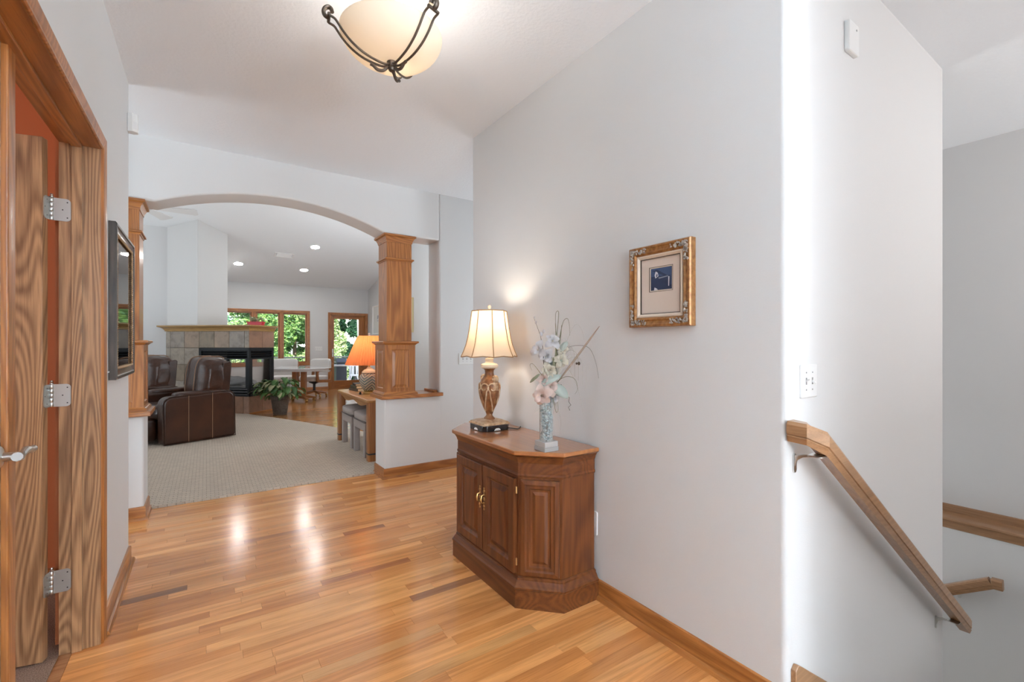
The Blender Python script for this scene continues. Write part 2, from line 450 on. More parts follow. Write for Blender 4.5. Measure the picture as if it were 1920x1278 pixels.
    def cushion(s, c, size, e=.35, nu=28, nv=16, fn=None):
        """rounded soft block"""
        def sg(x, p): return math.copysign(abs(x) ** p, x)
        vs = []; fs = []
        for j in range(nv + 1):
            ph = -PI / 2 + PI * j / nv
            for i in range(nu):
                t = 2 * PI * i / nu
                q = Vector((sg(math.cos(ph), e) * sg(math.cos(t), e), sg(math.cos(ph), e) * sg(math.sin(t), e), sg(math.sin(ph), e)))
                p = Vector((q.x * size[0] / 2, q.y * size[1] / 2, q.z * size[2] / 2))
                if fn: p = fn(p, q)
                vs.append((c[0] + p.x, c[1] + p.y, c[2] + p.z))
        for j in range(nv):
            for i in range(nu): fs.append((j * nu + i, j * nu + (i + 1) % nu, (j + 1) * nu + (i + 1) % nu, (j + 1) * nu + i))
        return s.add(vs, fs)
    def blob(s): return s
    def xf(s, M):
        s.v = [tuple(M @ Vector(p)) for p in s.v]; return s
    def build(s, name, mat, parent=None, smooth=True, bevel=0, seg=2, loc=None, angle=35, solid=0, sub=0):
        me = bpy.data.meshes.new(name); me.from_pydata(s.v, [], s.f); me.update()
        bm = bmesh.new(); bm.from_mesh(me); bmesh.ops.remove_doubles(bm, verts=bm.verts, dist=1e-6)
        bmesh.ops.recalc_face_normals(bm, faces=bm.faces); bm.to_mesh(me); bm.free()
        if mat: me.materials.append(MATS[mat])
        if smooth:
            me.shade_smooth(); me.set_sharp_from_angle(angle=R(angle))
        o = bpy.data.objects.new(name, me); COL.objects.link(o)
        if parent: o.parent = parent
        if loc: o.location = loc
        if solid:
            m = o.modifiers.new('solid', 'SOLIDIFY'); m.thickness = solid; m.offset = 0
        if bevel:
            m = o.modifiers.new('bevel', 'BEVEL'); m.width = bevel; m.segments = seg; m.limit_method = 'ANGLE'; m.angle_limit = R(40)
            m.harden_normals = False
        if sub:
            m = o.modifiers.new('sub', 'SUBSURF'); m.levels = sub; m.render_levels = sub
        return o

def tag(o, label, cat, group=None):
    o['label'] = label; o['category'] = cat
    if group: o['group'] = group
    return o
def thing(name, label, cat, loc=(0, 0, 0), rz=0, group=None):
    o = bpy.data.objects.new(name, None); COL.objects.link(o); o.empty_display_size = .05
    o.location = loc; o.rotation_euler = (0, 0, rz); return tag(o, label, cat, group)
def struct(o, label=None):
    o['kind'] = 'structure'
    if label: o['label'] = label
    return o
def copy_tree(o, parent=None):
    c = o.copy(); COL.objects.link(c); c.parent = parent
    for ch in list(o.children): copy_tree(ch, c)
    return c
def rounded(poly, rad, which, n=6):
    """round chosen corners of a polygon"""
    out = []; m = len(poly)
    for i, p in enumerate(poly):
        if i not in which: out.append(p); continue
        P = Vector(p); a = (Vector(poly[i - 1]) - P).normalized(); b = (Vector(poly[(i + 1) % m]) - P).normalized()
        c = P + (a + b) * rad; A = P + a * rad; Bq = P + b * rad
        t0 = math.atan2(A.y - c.y, A.x - c.x); t1 = math.atan2(Bq.y - c.y, Bq.x - c.x)
        while t1 - t0 > PI: t1 -= 2 * PI
        while t1 - t0 < -PI: t1 += 2 * PI
        for k in range(n + 1):
            t = t0 + (t1 - t0) * k / n; out.append((c.x + rad * math.cos(t), c.y + rad * math.sin(t)))
    return out

# ------------------------------------------------------------------ key dimensions (metres)
XL, XR = -.372, 1.61          # hall walls
YS = .75                      # face of the stair wall
YE = 2.92                     # end of the right-hand wall block
YA0, YA1 = 4.17, 4.45         # arch wall
HC = 2.745                    # hall ceiling
YB, ZB, SL = 13.2, 2.80, .235 # back wall, ceiling height there, ceiling slope
XW = 3.866                    # right wall of the living room
def zc(y): return ZB + SL * (YB - y)
XHL, XHR = -.372, 1.375       # ends of the half walls
XO0, XO1 = -.95, 1.93         # opening jambs
YF = -5.5                     # front wall

# ------------------------------------------------------------------ room shell
# floors
sub = struct(B().box(-.49, 1.60, YS, 4.42, -.20, -.020).box(1.60, 3.3, YE + .01, 4.42, -.2, -.02).box(-1.8, -.49, 3.40, 4.42, -.2, -.02).box(-.49, 1.66, YF, YS, -.2, -.02).build('floor', 'soil'),
             'strip oak floor of the entry hall')
# oak planks of the hall, laid across it
random.seed(21)
PW = .0572
unit = B().box(0, 1, 0, 1, -.019, 0).build('plank', 'plank_wood', sub, smooth=False)
base_mesh = unit.data; bpy.data.objects.remove(unit)
tones = [(0.570, 0.250, 0.083), (0.524, 0.222, 0.070), (0.604, 0.275, 0.095), (0.490, 0.200, 0.062), (0.638, 0.305, 0.108), (0.547, 0.228, 0.070), (0.480, 0.192, 0.058)]
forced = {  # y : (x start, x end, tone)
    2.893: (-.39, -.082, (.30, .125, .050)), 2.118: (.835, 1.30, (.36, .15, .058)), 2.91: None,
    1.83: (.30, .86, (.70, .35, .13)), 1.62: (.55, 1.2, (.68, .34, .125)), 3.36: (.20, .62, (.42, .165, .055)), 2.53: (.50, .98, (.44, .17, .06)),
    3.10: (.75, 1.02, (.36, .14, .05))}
nparts = 0; rest = B(); y = YS - .02
def add_plank(x0, x1, y0, col):
    global nparts
    o = bpy.data.objects.new('plank', base_mesh); COL.objects.link(o); o.parent = sub
    o.location = (x0 + .0004, y0 + .0004, 0); o.scale = (x1 - x0 - .0008, PW - .0008, 1); o.color = (*col, 1); nparts += 1
while y < 4.385:
    xa = -.452 if y < 3.40 else -1.0
    xb = 1.60 if y < YE else 2.75
    f = None
    for fy, fv in forced.items():
        if fv and abs(fy - (y + PW / 2)) < PW / 2: f = fv
    cuts = [xa]; x = xa + random.uniform(.15, .8)
    while x < xb - .2: cuts.append(x); x += random.choice([random.uniform(.3, .6), random.uniform(.6, 1.3)])
    cuts.append(xb)
    if f:
        a, b_ = max(f[0], xa), f[1]
        cuts = [c for c in cuts if c < a - .12 or c > b_ + .12]; cuts += [a, b_]; cuts = sorted(set(cuts))
        if cuts[0] > xa + 1e-6: cuts = [xa] + cuts
    for c0, c1 in zip(cuts[:-1], cuts[1:]):
        if c1 - c0 < .02: continue
        col = random.choice(tones); k = random.uniform(1.15, 1.34)
        col = tuple(v * k for v in col)
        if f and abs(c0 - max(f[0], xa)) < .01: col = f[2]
        add_plank(c0, c1, y, col)
    y += PW
# the rest of the hall floor, behind the camera
br = B()
yy = YS - .02 - PW
while yy > YF:
    x = -.452 + random.uniform(-.5, 0); 
    while x < 1.66:
        x1 = min(1.66, x + random.uniform(.5, 1.1)); br.box(max(x, -.452) + .0004, x1 - .0004, yy + .0004, yy + PW - .0004, -.019, 0); x = x1
    yy -= PW
o = br.build('plank_field', 'plank_wood', sub, smooth=False); o['kind'] = 'stuff'; o.color = (.48, .235, .108, 1)
o = bpy.data.objects.new('threshold', base_mesh); COL.objects.link(o); o.parent = sub; o.location = (-.492, 1.05, .001); o.scale = (.040, 1.48, 1); o.color = (.40, .19, .085, 1)
# living and dining floor
fl2 = struct(B().box(-6.0, 3.95, 4.42, 13.4, -.2, 0).build('floor_dining', 'floor_wood_far'), 'oak strip floor of the dining area')
arc = [(1.95, 6.30), (1.63, 7.02), (1.25, 7.95), (.93, 8.66), (.65, 9.22), (.40, 9.9), (.2, 10.57)]
struct(B().prism([(-5.4, 4.40), (3.8, 4.40), (3.8, 4.9), (2.6, 5.2)] + arc + [(-5.4, 10.57)], -.005, .014).build('floor_carpet', 'carpet'), 'beige textured carpet of the living room')
struct(B().box(-4.2, -.492, .3, 3.30, -.2, .004).build('floor_study', 'brown_carpet'), 'brown looped carpet of the orange room')
# ceilings
struct(B().box(-1.9, 4.9, YF - .1, YA0 + .05, HC, HC + .12).build('ceiling', 'ceiling_paint'), 'white textured hall ceiling')
struct(B().prism([(YA1 - .02, zc(YA1)), (YB + .15, zc(YB + .15)), (YB + .15, zc(YB) + .15), (YA1 - .02, zc(YA1) + .15)], -6.0, 4.0, lambda u, v, w: (w, u, v)).build('ceiling_living', 'ceiling_paint'),
       'sloping white ceiling of the living room')
struct(B().box(-4.2, -.49, .3, 3.30, 2.57, 2.69).build('ceiling_study', 'ceiling_paint'), 'white ceiling of the orange room')
# left hall wall with the double-door opening
DY0, DY1, DZ = 1.085, 2.53, 2.062
struct(B().prism([(YF, -.02), (DY0 - .02, -.02), (DY0 - .02, DZ + .02), (DY1 + .018, DZ + .02), (DY1 + .018, -.02), (3.40, -.02), (3.40, HC), (YF, HC)], -.488, XL, lambda u, v, w: (w, u, v)).build('wall_left', 'wall_paint', smooth=False),
       'light grey wall with the oak double doors')
struct(B().box(-4.2, -.488, 3.30, 3.40, -.02, HC).build('wall_left_return', 'wall_paint'))
struct(B().box(-1.9, -1.8, 3.40, YA0, -.02, HC).build('wall_left_passage', 'wall_paint'))
# orange room
struct(B().box(-4.2, -.4885, 3.27, 3.30, .004, 2.57).box(-.520, -.4885, DY1 + .09, 3.27, .004, 2.57).box(-.520, -.4885, .3, DY0 - .09, .004, 2.57)
       .box(-.520, -.4885, DY0 - .09, DY1 + .09, DZ + .08, 2.57).box(-4.2, -.4885, .3, .33, .004, 2.57).box(-4.2, -4.17, .33, 3.27, .004, 2.57).build('wall_study', 'orange_paint'), 'burnt orange wall of the room behind the doors')
struct(B().box(-4.1, -.53, 3.255, 3.27, .004, .10).build('baseboard_study', 'oak_x'))
# right wall block: hall side, stair side and back, with bullnose corners
poly = [(XR, YS), (3.345, YS), (3.345, YE), (XR, YE)]
poly = rounded(poly, .022, (0, 1, 3))
struct(B().prism(poly, -2.9, HC).build('wall_right', 'wall_paint', angle=25), 'light grey wall with bullnose corner by the stairs')
# stairwell side wall: upper wall, thicker wall below the oak ledge
struct(B().box(4.70, 4.85, YF, YA0, -.03, HC).build('wall_stair_upper', 'wall_paint'), 'grey stairwell wall above the oak ledge')
struct(B().box(4.53, 4.85, YF, YA0, -2.9, -.05).build('wall_stair_lower', 'wall_paint'), 'grey stairwell wall below the oak ledge')
# arch wall
def archpts(n=28):
    c = (XHL + .06 + XHR) / 2; hw = (XHR - (XHL + .06)) / 2; rise = .172; rad = (hw * hw + rise * rise) / (2 * rise)
    out = []
    for i in range(n + 1):
        x = c - hw + 2 * hw * i / n; out.append((x, 2.283 + rise - (rad - math.sqrt(rad * rad - (x - c) ** 2))))
    return out
ap = archpts()
wa = B()
top = zc(YA1) + .1
wa.prism([(XO0, 2.283)] + ap + [(XO1, 2.283), (XO1, top), (XO0, top)], YA0, YA1, lambda u, v, w: (u, w, v))
struct(wa.build('wall_arch', 'wall_paint', bevel=.014, seg=3, angle=25), 'grey wall with the shallow arch over the opening')
struct(B().box(XO1, XW + .2, YA0, YA1, -.02, top).build('wall_arch_right', 'wall_paint', bevel=.014, seg=3))
struct(B().box(-6.0, XO0, YA0, YA1, -.02, top).build('wall_arch_left', 'wall_paint', bevel=.014, seg=3))
for nm, x0, x1 in (('wall_half_right', XHR, XO1 + .02), ('wall_half_left', XO0 - .02, XHL)):
    struct(B().box(x0, x1, YA0, YA1, -.02, .738).build(nm, 'wall_paint', bevel=.012, seg=3), 'low grey half wall under the oak column')
# corridor behind the right wall block
struct(B().box(3.345, 3.46, YE - .2, YA0, -.02, HC).build('wall_corridor', 'wall_paint'))
# living room walls
struct(B().box(XW, XW + .15, YA1, YB + .15, -.02, top).build('wall_living_right', 'wall_paint_cool'), 'pale grey wall with two framed prints')
struct(B().box(-6.0, -5.4, YA1, 10.7, -.02, top).build('wall_living_left', 'wall_paint_cool'))
struct(B().box(-6.0, .31, 10.57, 10.70, -.02, zc(10.57) + .1).build('wall_living_rear', 'wall_paint_cool'), 'grey wall beside the fireplace chimney')
struct(B().box(.19, .31, 10.70, YB + .1, -.02, zc(10.6) + .1).build('wall_dining_left', 'wall_paint_cool'))
WX0, WX1, WZ0, WZ1 = .32, 2.255, .74, 2.085   # window opening
BX0, BX1, BZ1 = 2.83, 3.80, 2.07              # patio door opening
bw = B()
bw.box(.19, WX0, YB, YB + .15, -.02, ZB + .05).box(WX0, WX1, YB, YB + .15, -.02, WZ0).box(WX0, WX1, YB, YB + .15, WZ1, ZB + .05)
bw.box(WX1, BX0, YB, YB + .15, -.02, ZB + .05).box(BX0, BX1, YB, YB + .15, BZ1, ZB + .05).box(BX1, XW + .15, YB, YB + .15, -.02, ZB + .05)
struct(bw.build('wall_back', 'wall_paint_cool', smooth=False), 'grey rear wall with the window row and glazed door')
# front wall behind the camera, with entry door and stair window
struct(B().box(-.5, 4.85, YF - .12, YF, -2.9, HC).build('wall_front', 'wall_paint'))
struct(B().box(1.66, 1.78, YF, .17, -.02, HC).build('wall_light_block', 'wall_paint'))  # unseen wall added to keep hall light off the stair wall
# stairs down: upper flight beside the wall, landing, lower flight
st = B()
for i in range(7): st.box(1.66 + .265 * i, 1.66 + .265 * (i + 1) + .02, -.35, YS + .001, -.19 * (i + 1) - .16, -.19 * (i + 1))
st.box(1.66 + .265 * 7, 4.53, -.35, .85, -1.6, -1.52)
for i in range(6): st.box(3.345, 4.53, .85 + .265 * i, .85 + .265 * (i + 1) + .02, -1.52 - .19 * (i + 1) - .16, -1.52 - .19 * (i + 1))
struct(st.build('stairs', 'carpet', smooth=False), 'carpeted stairs going down beside the wall')
struct(B().box(1.66, 4.7, -.45, -.35, -2.9, 0).build('wall_stair_front', 'wall_paint'))
struct(B().box(1.78, 4.7, YF, -.35, -.2, 0).build('floor_entry', 'floor_wood_far'))

# ------------------------------------------------------------------ oak trim
BBP = [(0, 0), (.012, 0), (.012, .078), (.009, .090), (0, .093)]
SHP = [(.010, 0), (.028, 0), (.027, .008), (.022, .016), (.012, .020), (.010, .020)]
def baseboard(name, path, mat, label=None, closed=False):
    o = struct(B().sweep(path, BBP, closed).build(name, mat), label)
    B().sweep(path, SHP, closed).build('shoe_molding', mat, o); return o
baseboard('baseboard_right', [(XR, YE - .005), (XR, YS + .025)], 'oak_y', 'oak baseboard along the right hall wall')
baseboard('baseboard_left', [(XL, DY1 + .062), (XL, 3.40), (-1.7, 3.40)], 'oak_y', 'oak baseboard along the left hall wall')
baseboard('baseboard_half_right', [(XHR, YA1), (XHR, YA0), (3.3, YA0)], 'oak_x', 'oak baseboard around the right half wall')
baseboard('baseboard_half_left', [(-1.75, YA0), (XHL, YA0), (XHL, YA1)], 'oak_x', 'oak baseboard around the left half wall')
baseboard('baseboard_back', [(.32, YB), (BX0 - .06, YB)], 'oak_x', 'oak baseboard under the dining window')
baseboard('baseboard_living', [(XW, YA1), (XW, YB - .05)][::-1], 'oak_y')
# stair skirt board on the stair wall
sk = B().prism([(1.634, .04), (1.634, .155), (1.652, .170), (1.672, .160), (3.33, -.96), (3.33, -1.25), (1.70, -.16)], YS - .018, YS, lambda u, v, w: (u, w, v))
struct(sk.build('trim_1', 'rail_oak_x', bevel=.003), 'oak skirt board running down beside the stairs')
# ledge on the stairwell wall
lg = struct(B().sweep([(4.70, YA0), (4.70, YF)], [(0, .036), (.014, .034), (.018, -.008), (.02, -.02), (.165, -.02), (.185, -.026), (.19, -.036), (.185, -.046), (.178, -.05), (.178, -.095), (.172, -.10), (.165, -.10), (.165, -.05), (0, -.05)][::-1]).build('trim_2', 'rail_oak_y'),
            'moulded oak ledge along the stairwell wall')

# door casing and jambs of the double door (left wall)
cas = B(); mpx = lambda u, v, w: (w, u, v)      # path in (y, z), depth in x
CP = [(0, XL - .001), (0, XL + .011), (.004, XL + .015), (.016, XL + .013), (.030, XL + .017), (.050, XL + .019), (.057, XL + .016), (.057, XL - .001)]
cas.sweep([(DY0 - .004, 0), (DY0 - .004, DZ + .004), (DY1 + .004, DZ + .004), (DY1 + .004, 0)][::-1], CP, False, mpx)
tr = struct(cas.build('trim_3', 'oak_z', angle=20), 'moulded oak casing around the double doors')
cas2 = B(); XR2 = -.5205
CP2 = [(0, XR2 + .001), (0, XR2 - .011), (.004, XR2 - .015), (.05, XR2 - .019), (.057, XR2 - .016), (.057, XR2 + .001)]
jb = B()
jb.box(-.492, XL + .006, DY1, DY1 + .019, 0, DZ + .019)
jb.build('jamb', 'door_oak_z', tr, smooth=False)
B().box(-.492, XL + .006, DY0 - .019, DY0, 0, DZ + .019).build('jamb', 'door_oak_z', tr, smooth=False)
B().box(-.492, XL + .006, DY0, DY1, DZ, DZ + .019).build('head_jamb', 'oak_y', tr, smooth=False)
B().box(-.453, -.421, DY1 - .012, DY1, 0, DZ).build('door_stop', 'door_oak_z', tr, bevel=.002)
B().box(-.453, -.421, DY0, DY0 + .012, 0, DZ).build('door_stop', 'door_oak_z', tr, bevel=.002)
B().box(-.453, -.421, DY0 + .012, DY1 - .012, DZ - .012, DZ).build('door_stop', 'oak_y', tr, bevel=.002)

# door leaves. local frame: hinge pin at origin, closed leaf along -y, hall face at x = +.047, room face at +.012
LW = .716
def door_leaf(name, label, pin, ang, flip):
    e = bpy.data.objects.new(name, None); COL.objects.link(e); e.location = pin; e.rotation_euler = (0, 0, ang); struct(e, label)
    s = -1 if not flip else 1
    def yb(a, b): return (min(s * a, s * b), max(s * a, s * b))
    x0, x1 = .012, .047
    y0, y1 = yb(.006, .006 + LW)
    ST = .105
    a, b = yb(.006, .006 + ST); B().box(x0, x1, a, b, .014, DZ - .006).build('stile', 'door_oak_z', e, bevel=.0015)
    a, b = yb(.006 + LW - ST, .006 + LW); B().box(x0, x1, a, b, .014, DZ - .006).build('stile', 'door_oak_z', e, bevel=.0015)
    a, b = yb(.006 + ST, .006 + LW - ST)
    for z0, z1 in ((.014, .24), (.88, 1.0), (DZ - .12, DZ - .006)):
        B().box(x0, x1, a, b, z0, z1).build('rail', 'oak_y', e, smooth=False)
    for z0, z1 in ((.24, .88), (1.0, DZ - .12)):
        p = B()
        p.rings(a, b, z0, z1, [(0, x1 - .012), (.02, x1 - .014), (.06, x1 - .005)], lambda u, v, w: (w, u, v))
        p.rings(a, b, z0, z1, [(0, x0 + .012), (.02, x0 + .014), (.06, x0 + .005)], lambda u, v, w: (w, u, v))
        p.build('panel', 'door_oak_z', e, smooth=False)
    return e, yb
def hinge(parent, leafobj, z):
    """plate on the jamb + knuckle (child of the jamb trim), plate on the leaf edge"""
    def plate(u0, u1, z0, z1, rad, corner):
        return rounded([(u0, z0), (u1, z0), (u1, z1), (u0, z1)], rad, corner, 5)
    h = B().prism(plate(-.509, -.456, z - .045, z + .045, .014, (1, 2)), DY1 - .0005, DY1 - .0025, lambda u, v, w: (u, w, v)).build('hinge', 'steel_hinge', parent, smooth=False)
    k = B(); px, py = PIN[0], PIN[1]
    for i in range(5): k.lathe([(.0055, 0), (.0062, .001), (.0062, .0165), (.0055, .0175)], 12, (px, py, z - .045 + .018 * i))
    k.lathe([(.0035, .09), (.007, .091), (.007, .094), (.004, .097), (.0055, .101), (.004, .105), (0, .106)], 12, (px, py, z - .045)); k.build('knuckle', 'nickel', h)
    for du, dz in ((-.022, -.031), (-.036, 0), (-.022, .031)):
        B().lathe([(.0025, 0), (.0025, .0006)], 8).xf(Matrix.Translation((-.509 + .053 + du + .012, DY1 - .0026, z + dz)) @ Matrix.Rotation(R(90), 4, 'X')).build('screw', 'dark_slot', h)
    q = B().prism(plate(.004, .040, z - .045, z + .045, .014, (1, 2)), -.0035, -.006, lambda u, v, w: (u, w, v)).build('hinge', 'steel_hinge', leafobj, smooth=False)
    for du, dz in ((.022, -.031), (.034, 0), (.022, .031)):
        B().lathe([(.0022, 0), (.0022, .0006)], 8).xf(Matrix.Translation((du, -.0034, z + dz)) @ Matrix.Rotation(R(90), 4, 'X')).build('screw', 'dark_slot', q)
PIN = (-.512, 2.528)
d1, _ = door_leaf('door_1', 'oak door leaf swung open into the orange room', (PIN[0], PIN[1], 0), R(-104), False)
for z in (.30, 1.045, 1.79): hinge(tr, d1, z)
d2, yb2 = door_leaf('door_2', 'closed oak door leaf with a nickel lever', (-.50, DY0 - .003, 0), 0, True)
# astragal on the closed leaf
ya = .006 + LW
B().prism(rounded([(.047, ya - .045), (.061, ya - .045), (.061, ya + .012), (.047, ya + .012)], .004, (1, 2)), .02, DZ - .008).build('astragal', 'oak_z', d2, angle=20)
# lever on the closed leaf: rose, neck, twisted lever
lv = B().lathe([(.030, 0), (.030, .004), (.025, .009), (.012, .012), (.010, .045), (.012, .05), (0, .052)], 20).xf(Matrix.Translation((.047, ya - .075, .955)) @ Matrix.Rotation(R(90), 4, 'Y')).build('door_handle', 'nickel', d2)
pts = [(.088, ya - .090 + .0125 * i, .955 - .004 * math.sin(i * .8)) for i in range(12)]
B().tube(pts, [.012, .011, .009, .008, .008, .009, .010, .010, .009, .009, .0095, .0085], 10, 1.0).build('lever', 'nickel', lv)

# ------------------------------------------------------------------ oak columns on the half walls
def column(cx, side, label):
    cy = (YA0 + YA1) / 2
    t = thing('oak_column', label, 'column', (cx, cy, .738), 0, 'oak columns of the arch')
    # ledge: belongs to the half wall, a thing of its own
    z0 = .772 - .738
    def sq(h): return [(-h, -h), (h, -h), (h, h), (-h, h)]
    def ring(nm, h, prof, mat='oak_x'):
        B().sweep(sq(h), prof, True).build(nm, mat, t, angle=20)
    hb = .148; zb0, zb1 = z0, 1.262 - .738
    # pedestal: body with recessed raised panel on each face
    B().box(-hb + .012, hb - .012, -hb + .012, hb - .012, zb0, zb1).build('pedestal_core', 'oak_z', t, smooth=False)
    for k in range(4):
        M_ = Matrix.Rotation(k * PI / 2, 4, 'Z'); f = B()
        mp = lambda u, v, w: (u, -w, v)
        u0, u1, v0, v1 = -hb, hb, zb0, zb1
        f.rings(u0, u1, v0, v1, [(0, hb), (.062, hb), (.068, hb - .006), (.074, hb - .007), (.098, hb - .002)], mp)
        f.xf(M_).build('pedestal_panel', 'oak_z', t, smooth=False)
    ring('pedestal_base_molding', hb, [(-.01, zb0), (.020, zb0), (.020, zb0 + .010), (.014, zb0 + .020), (.006, zb0 + .024), (.002, zb0 + .030), (-.01, zb0 + .030)][::-1])
    ring('pedestal_cap_molding', hb, [(-.03, zb1 - .020), (.004, zb1 - .018), (.010, zb1 - .010), (.020, zb1 - .003), (.027, zb1), (.027, zb1 + .012), (.022, zb1 + .016), (-.03, zb1 + .018)][::-1])
    hs = .122; zs1 = 2.284 - .738
    B().box(-hs, hs, -hs, hs, zb1 + .01, zs1).build('shaft', 'oak_z', t, bevel=.003)
    zn = 2.055 - .738
    ring('neck_molding', hs, [(-.01, zn - .022), (.004, zn - .020), (.008, zn - .010), (.018, zn - .006), (.018, zn + .004), (.010, zn + .010), (-.01, zn + .012)][::-1])
    ring('capital_molding', hs, [(-.01, zs1 - .075), (.004, zs1 - .072), (.008, zs1 - .05), (.020, zs1 - .025), (.034, zs1 - .016), (.034, zs1), (-.01, zs1)][::-1])
    return t
cR = column(XHR + .148, 1, 'square oak column with panelled pedestal beside the pleated orange lamp')
cL = column(XHL - .148, -1, 'square oak column partly hidden behind the end of the left hall wall')
def ledge(name, x0, x1, label, stop):
    o = tag(B().prism(rounded([(x0, YA0 - .042), (x1, YA0 - .042), (x1, YA0 + .002), (x1 - .02 if stop else x1, YA0 + .002), (x1 - .02 if stop else x1, YA1 + .03), (x0, YA1 + .03)] if stop else
                        [(x0, YA0 - .042), (x1, YA0 - .042), (x1, YA1 + .03), (x0, YA1 + .03)], .004, (0, 1)), .738, .772).build(name, 'oak_x', bevel=.006, seg=3), label, 'ledge', 'oak ledges on the half walls')
    return o
l1 = ledge('wall_ledge', XHR - .042, XO1 + .022, 'oak ledge capping the half wall beside the console table', True)
B().box(XO1 - .055, XO1 - .012, YA0 + .03, YA1 - .02, .772, .795).build('stop_block', 'oak_y', l1, bevel=.003)
l2 = ledge('wall_ledge', XO0 - .02, XHL + .042, 'oak ledge capping the half wall by the brown recliners', False)

# ------------------------------------------------------------------ back wall window and patio door
win = bpy.data.objects.new('window_1', None); COL.objects.link(win); win.location = (0, YB, 0); struct(win, 'oak framed window row looking onto trees')
mpz = lambda u, v, w: (u, w, v)
CPB = [(0, .002), (0, -.012), (.012, -.015), (.045, -.019), (.055, -.016), (.055, .002)]
B().sweep([(WX0, WZ0), (WX1, WZ0), (WX1, WZ1), (WX0, WZ1)], CPB, True, mpz).build('casing', 'oak_x', win, angle=20)
B().box(WX0, WX1, -.002, .13, WZ0, WZ0 + .02).build('sill', 'oak_x', win, smooth=False)
B().box(WX0, WX1, -.002, .13, WZ1 - .02, WZ1).build('head', 'oak_x', win, smooth=False)
for x in (WX0, WX1 - .02): B().box(x, x + .02, -.002, .13, WZ0 + .02, WZ1 - .02).build('jamb', 'oak_z', win, smooth=False)
mull = [(.945, 1.05), (1.58, 1.66)]
for a, b in mull: B().box(a, b, -.006, .12, WZ0 + .02, WZ1 - .02).build('mullion', 'oak_z', win, bevel=.004)
edges = [(WX0 + .02, .945), (1.05, 1.58), (1.66, WX1 - .02)]
for a, b in edges:
    p = B().sweep([(a, WZ0 + .02), (b, WZ0 + .02), (b, WZ1 - .02), (a, WZ1 - .02)], [(0, .05), (0, .085), (-.030, .085), (-.030, .05)], True, mpz).build('sash', 'oak_z', win, smooth=False)
    B().box(a + .028, b - .028, .066, .070, WZ0 + .048, WZ1 - .048).build('pane', 'window_glass', p, smooth=False)
pd = bpy.data.objects.new('door_3', None); COL.objects.link(pd); pd.location = (0, YB, 0); struct(pd, 'oak framed glass door to the deck')
B().sweep([(BX1, 0), (BX1, BZ1), (BX0, BZ1), (BX0, 0)], CPB, False, mpz).build('casing', 'oak_z', pd, angle=20)
for x in (BX0, BX1 - .025): B().box(x, x + .025, -.002, .14, 0, BZ1).build('jamb', 'oak_z', pd, smooth=False)
B().box(BX0, BX1, -.002, .14, BZ1 - .025, BZ1).build('head_jamb', 'oak_x', pd, smooth=False)
B().box(BX0, BX1, -.01, .14, 0, .02).build('sill', 'oak_x', pd, smooth=False)
gx0, gx1, gz0, gz1 = 2.945, 3.62, .235, 1.955
B().box(BX0 + .027, gx0, .05, .092, .02, BZ1 - .027).build('stile', 'oak_z', pd, smooth=False)
B().box(gx1, BX1 - .027, .05, .092, .02, BZ1 - .027).build('stile', 'oak_z', pd, smooth=False)
B().box(gx0, gx1, .05, .092, .02, gz0).build('rail', 'oak_x', pd, smooth=False)
B().box(gx0, gx1, .05, .092, gz1, BZ1 - .027).build('rail', 'oak_x', pd, smooth=False)
B().box(gx0 - .002, gx1 + .002, .068, .074, gz0 - .002, gz1 + .002).build('pane', 'window_glass', pd, smooth=False)
hd = B().box(gx0 - .055, gx0 - .02, .036, .05, .90, 1.12).build('door_handle', 'nickel', pd, bevel=.006)
B().tube([(gx0 - .038, .04, 1.0), (gx0 - .038, -.005, 1.0), (gx0 + .06, -.005, 1.0)], .009, 8).build('lever', 'nickel', hd)

# ------------------------------------------------------------------ switch plates and small wall fittings
def plate(name, label, cat, loc, rz, w, h, toggles, outlet=False, blank=False, grp=None):
    """local: plate in x-z plane, facing -y"""
    t = thing(name, label, cat, loc, rz, grp)
    B().prism(rounded([(-w / 2, -h / 2), (w / 2, -h / 2), (w / 2, h / 2), (-w / 2, h / 2)], .006, (0, 1, 2, 3), 4), .001, -.006, lambda u, v, q: (u, q, v)).build('cover_plate', 'white_plastic', t, bevel=.002, angle=25)
    for i, up in enumerate(toggles):
        x = (i - (len(toggles) - 1) / 2) * .046
        tg = B().box(x - .0045, x + .0045, -.0065, -.005, -.012, .012).build('toggle_slot', 'grey_plastic', t, smooth=False)
        s = 1 if up else -1
        B().prism([(-.004, -.004 * s), (-.018, .004 * s), (-.018, .010 * s), (-.004, .005 * s)], x - .0035, x + .0035, lambda u, v, q: (q, u, v)).build('toggle', 'white_plastic', tg, bevel=.001)
        for z in (-.030, .030):
            B().lathe([(.0028, 0), (.0028, .001), (0, .0014)], 8).xf(Matrix.Translation((x, -.006, z)) @ Matrix.Rotation(R(90), 4, 'X')).build('screw', 'grey_plastic', t)
    if outlet:
        for z in (-.02, .02):
            r_ = B().prism(rounded([(-.016, z - .014), (.016, z - .014), (.016, z + .014), (-.016, z + .014)], .006, (0, 1, 2, 3), 4), -.005, -.008, lambda u, v, q: (u, q, v)).build('receptacle', 'white_plastic', t, smooth=False)
            for x in (-.006, .006): B().box(x - .001, x + .001, -.0085, -.0075, z - .004, z + .004).build('slot', 'dark_slot', r_, smooth=False)
    return t
plate('light_switch', 'white double toggle switch plate on the wall above the stair rail', 'light switch', (1.757, YS, 1.121), 0, .120, .116, (True, False))
plate('light_switch', 'white toggle switch plate on the grey wall beside the lamp on the cabinet', 'light switch', (2.235, YA0, 1.101), 0, .185, .118, (True, True, True))
plate('light_switch', 'white switch plate between the dining window and the glass door', 'light switch', (2.528, YB, 1.127), 0, .19, .115, (True, True, True, False))
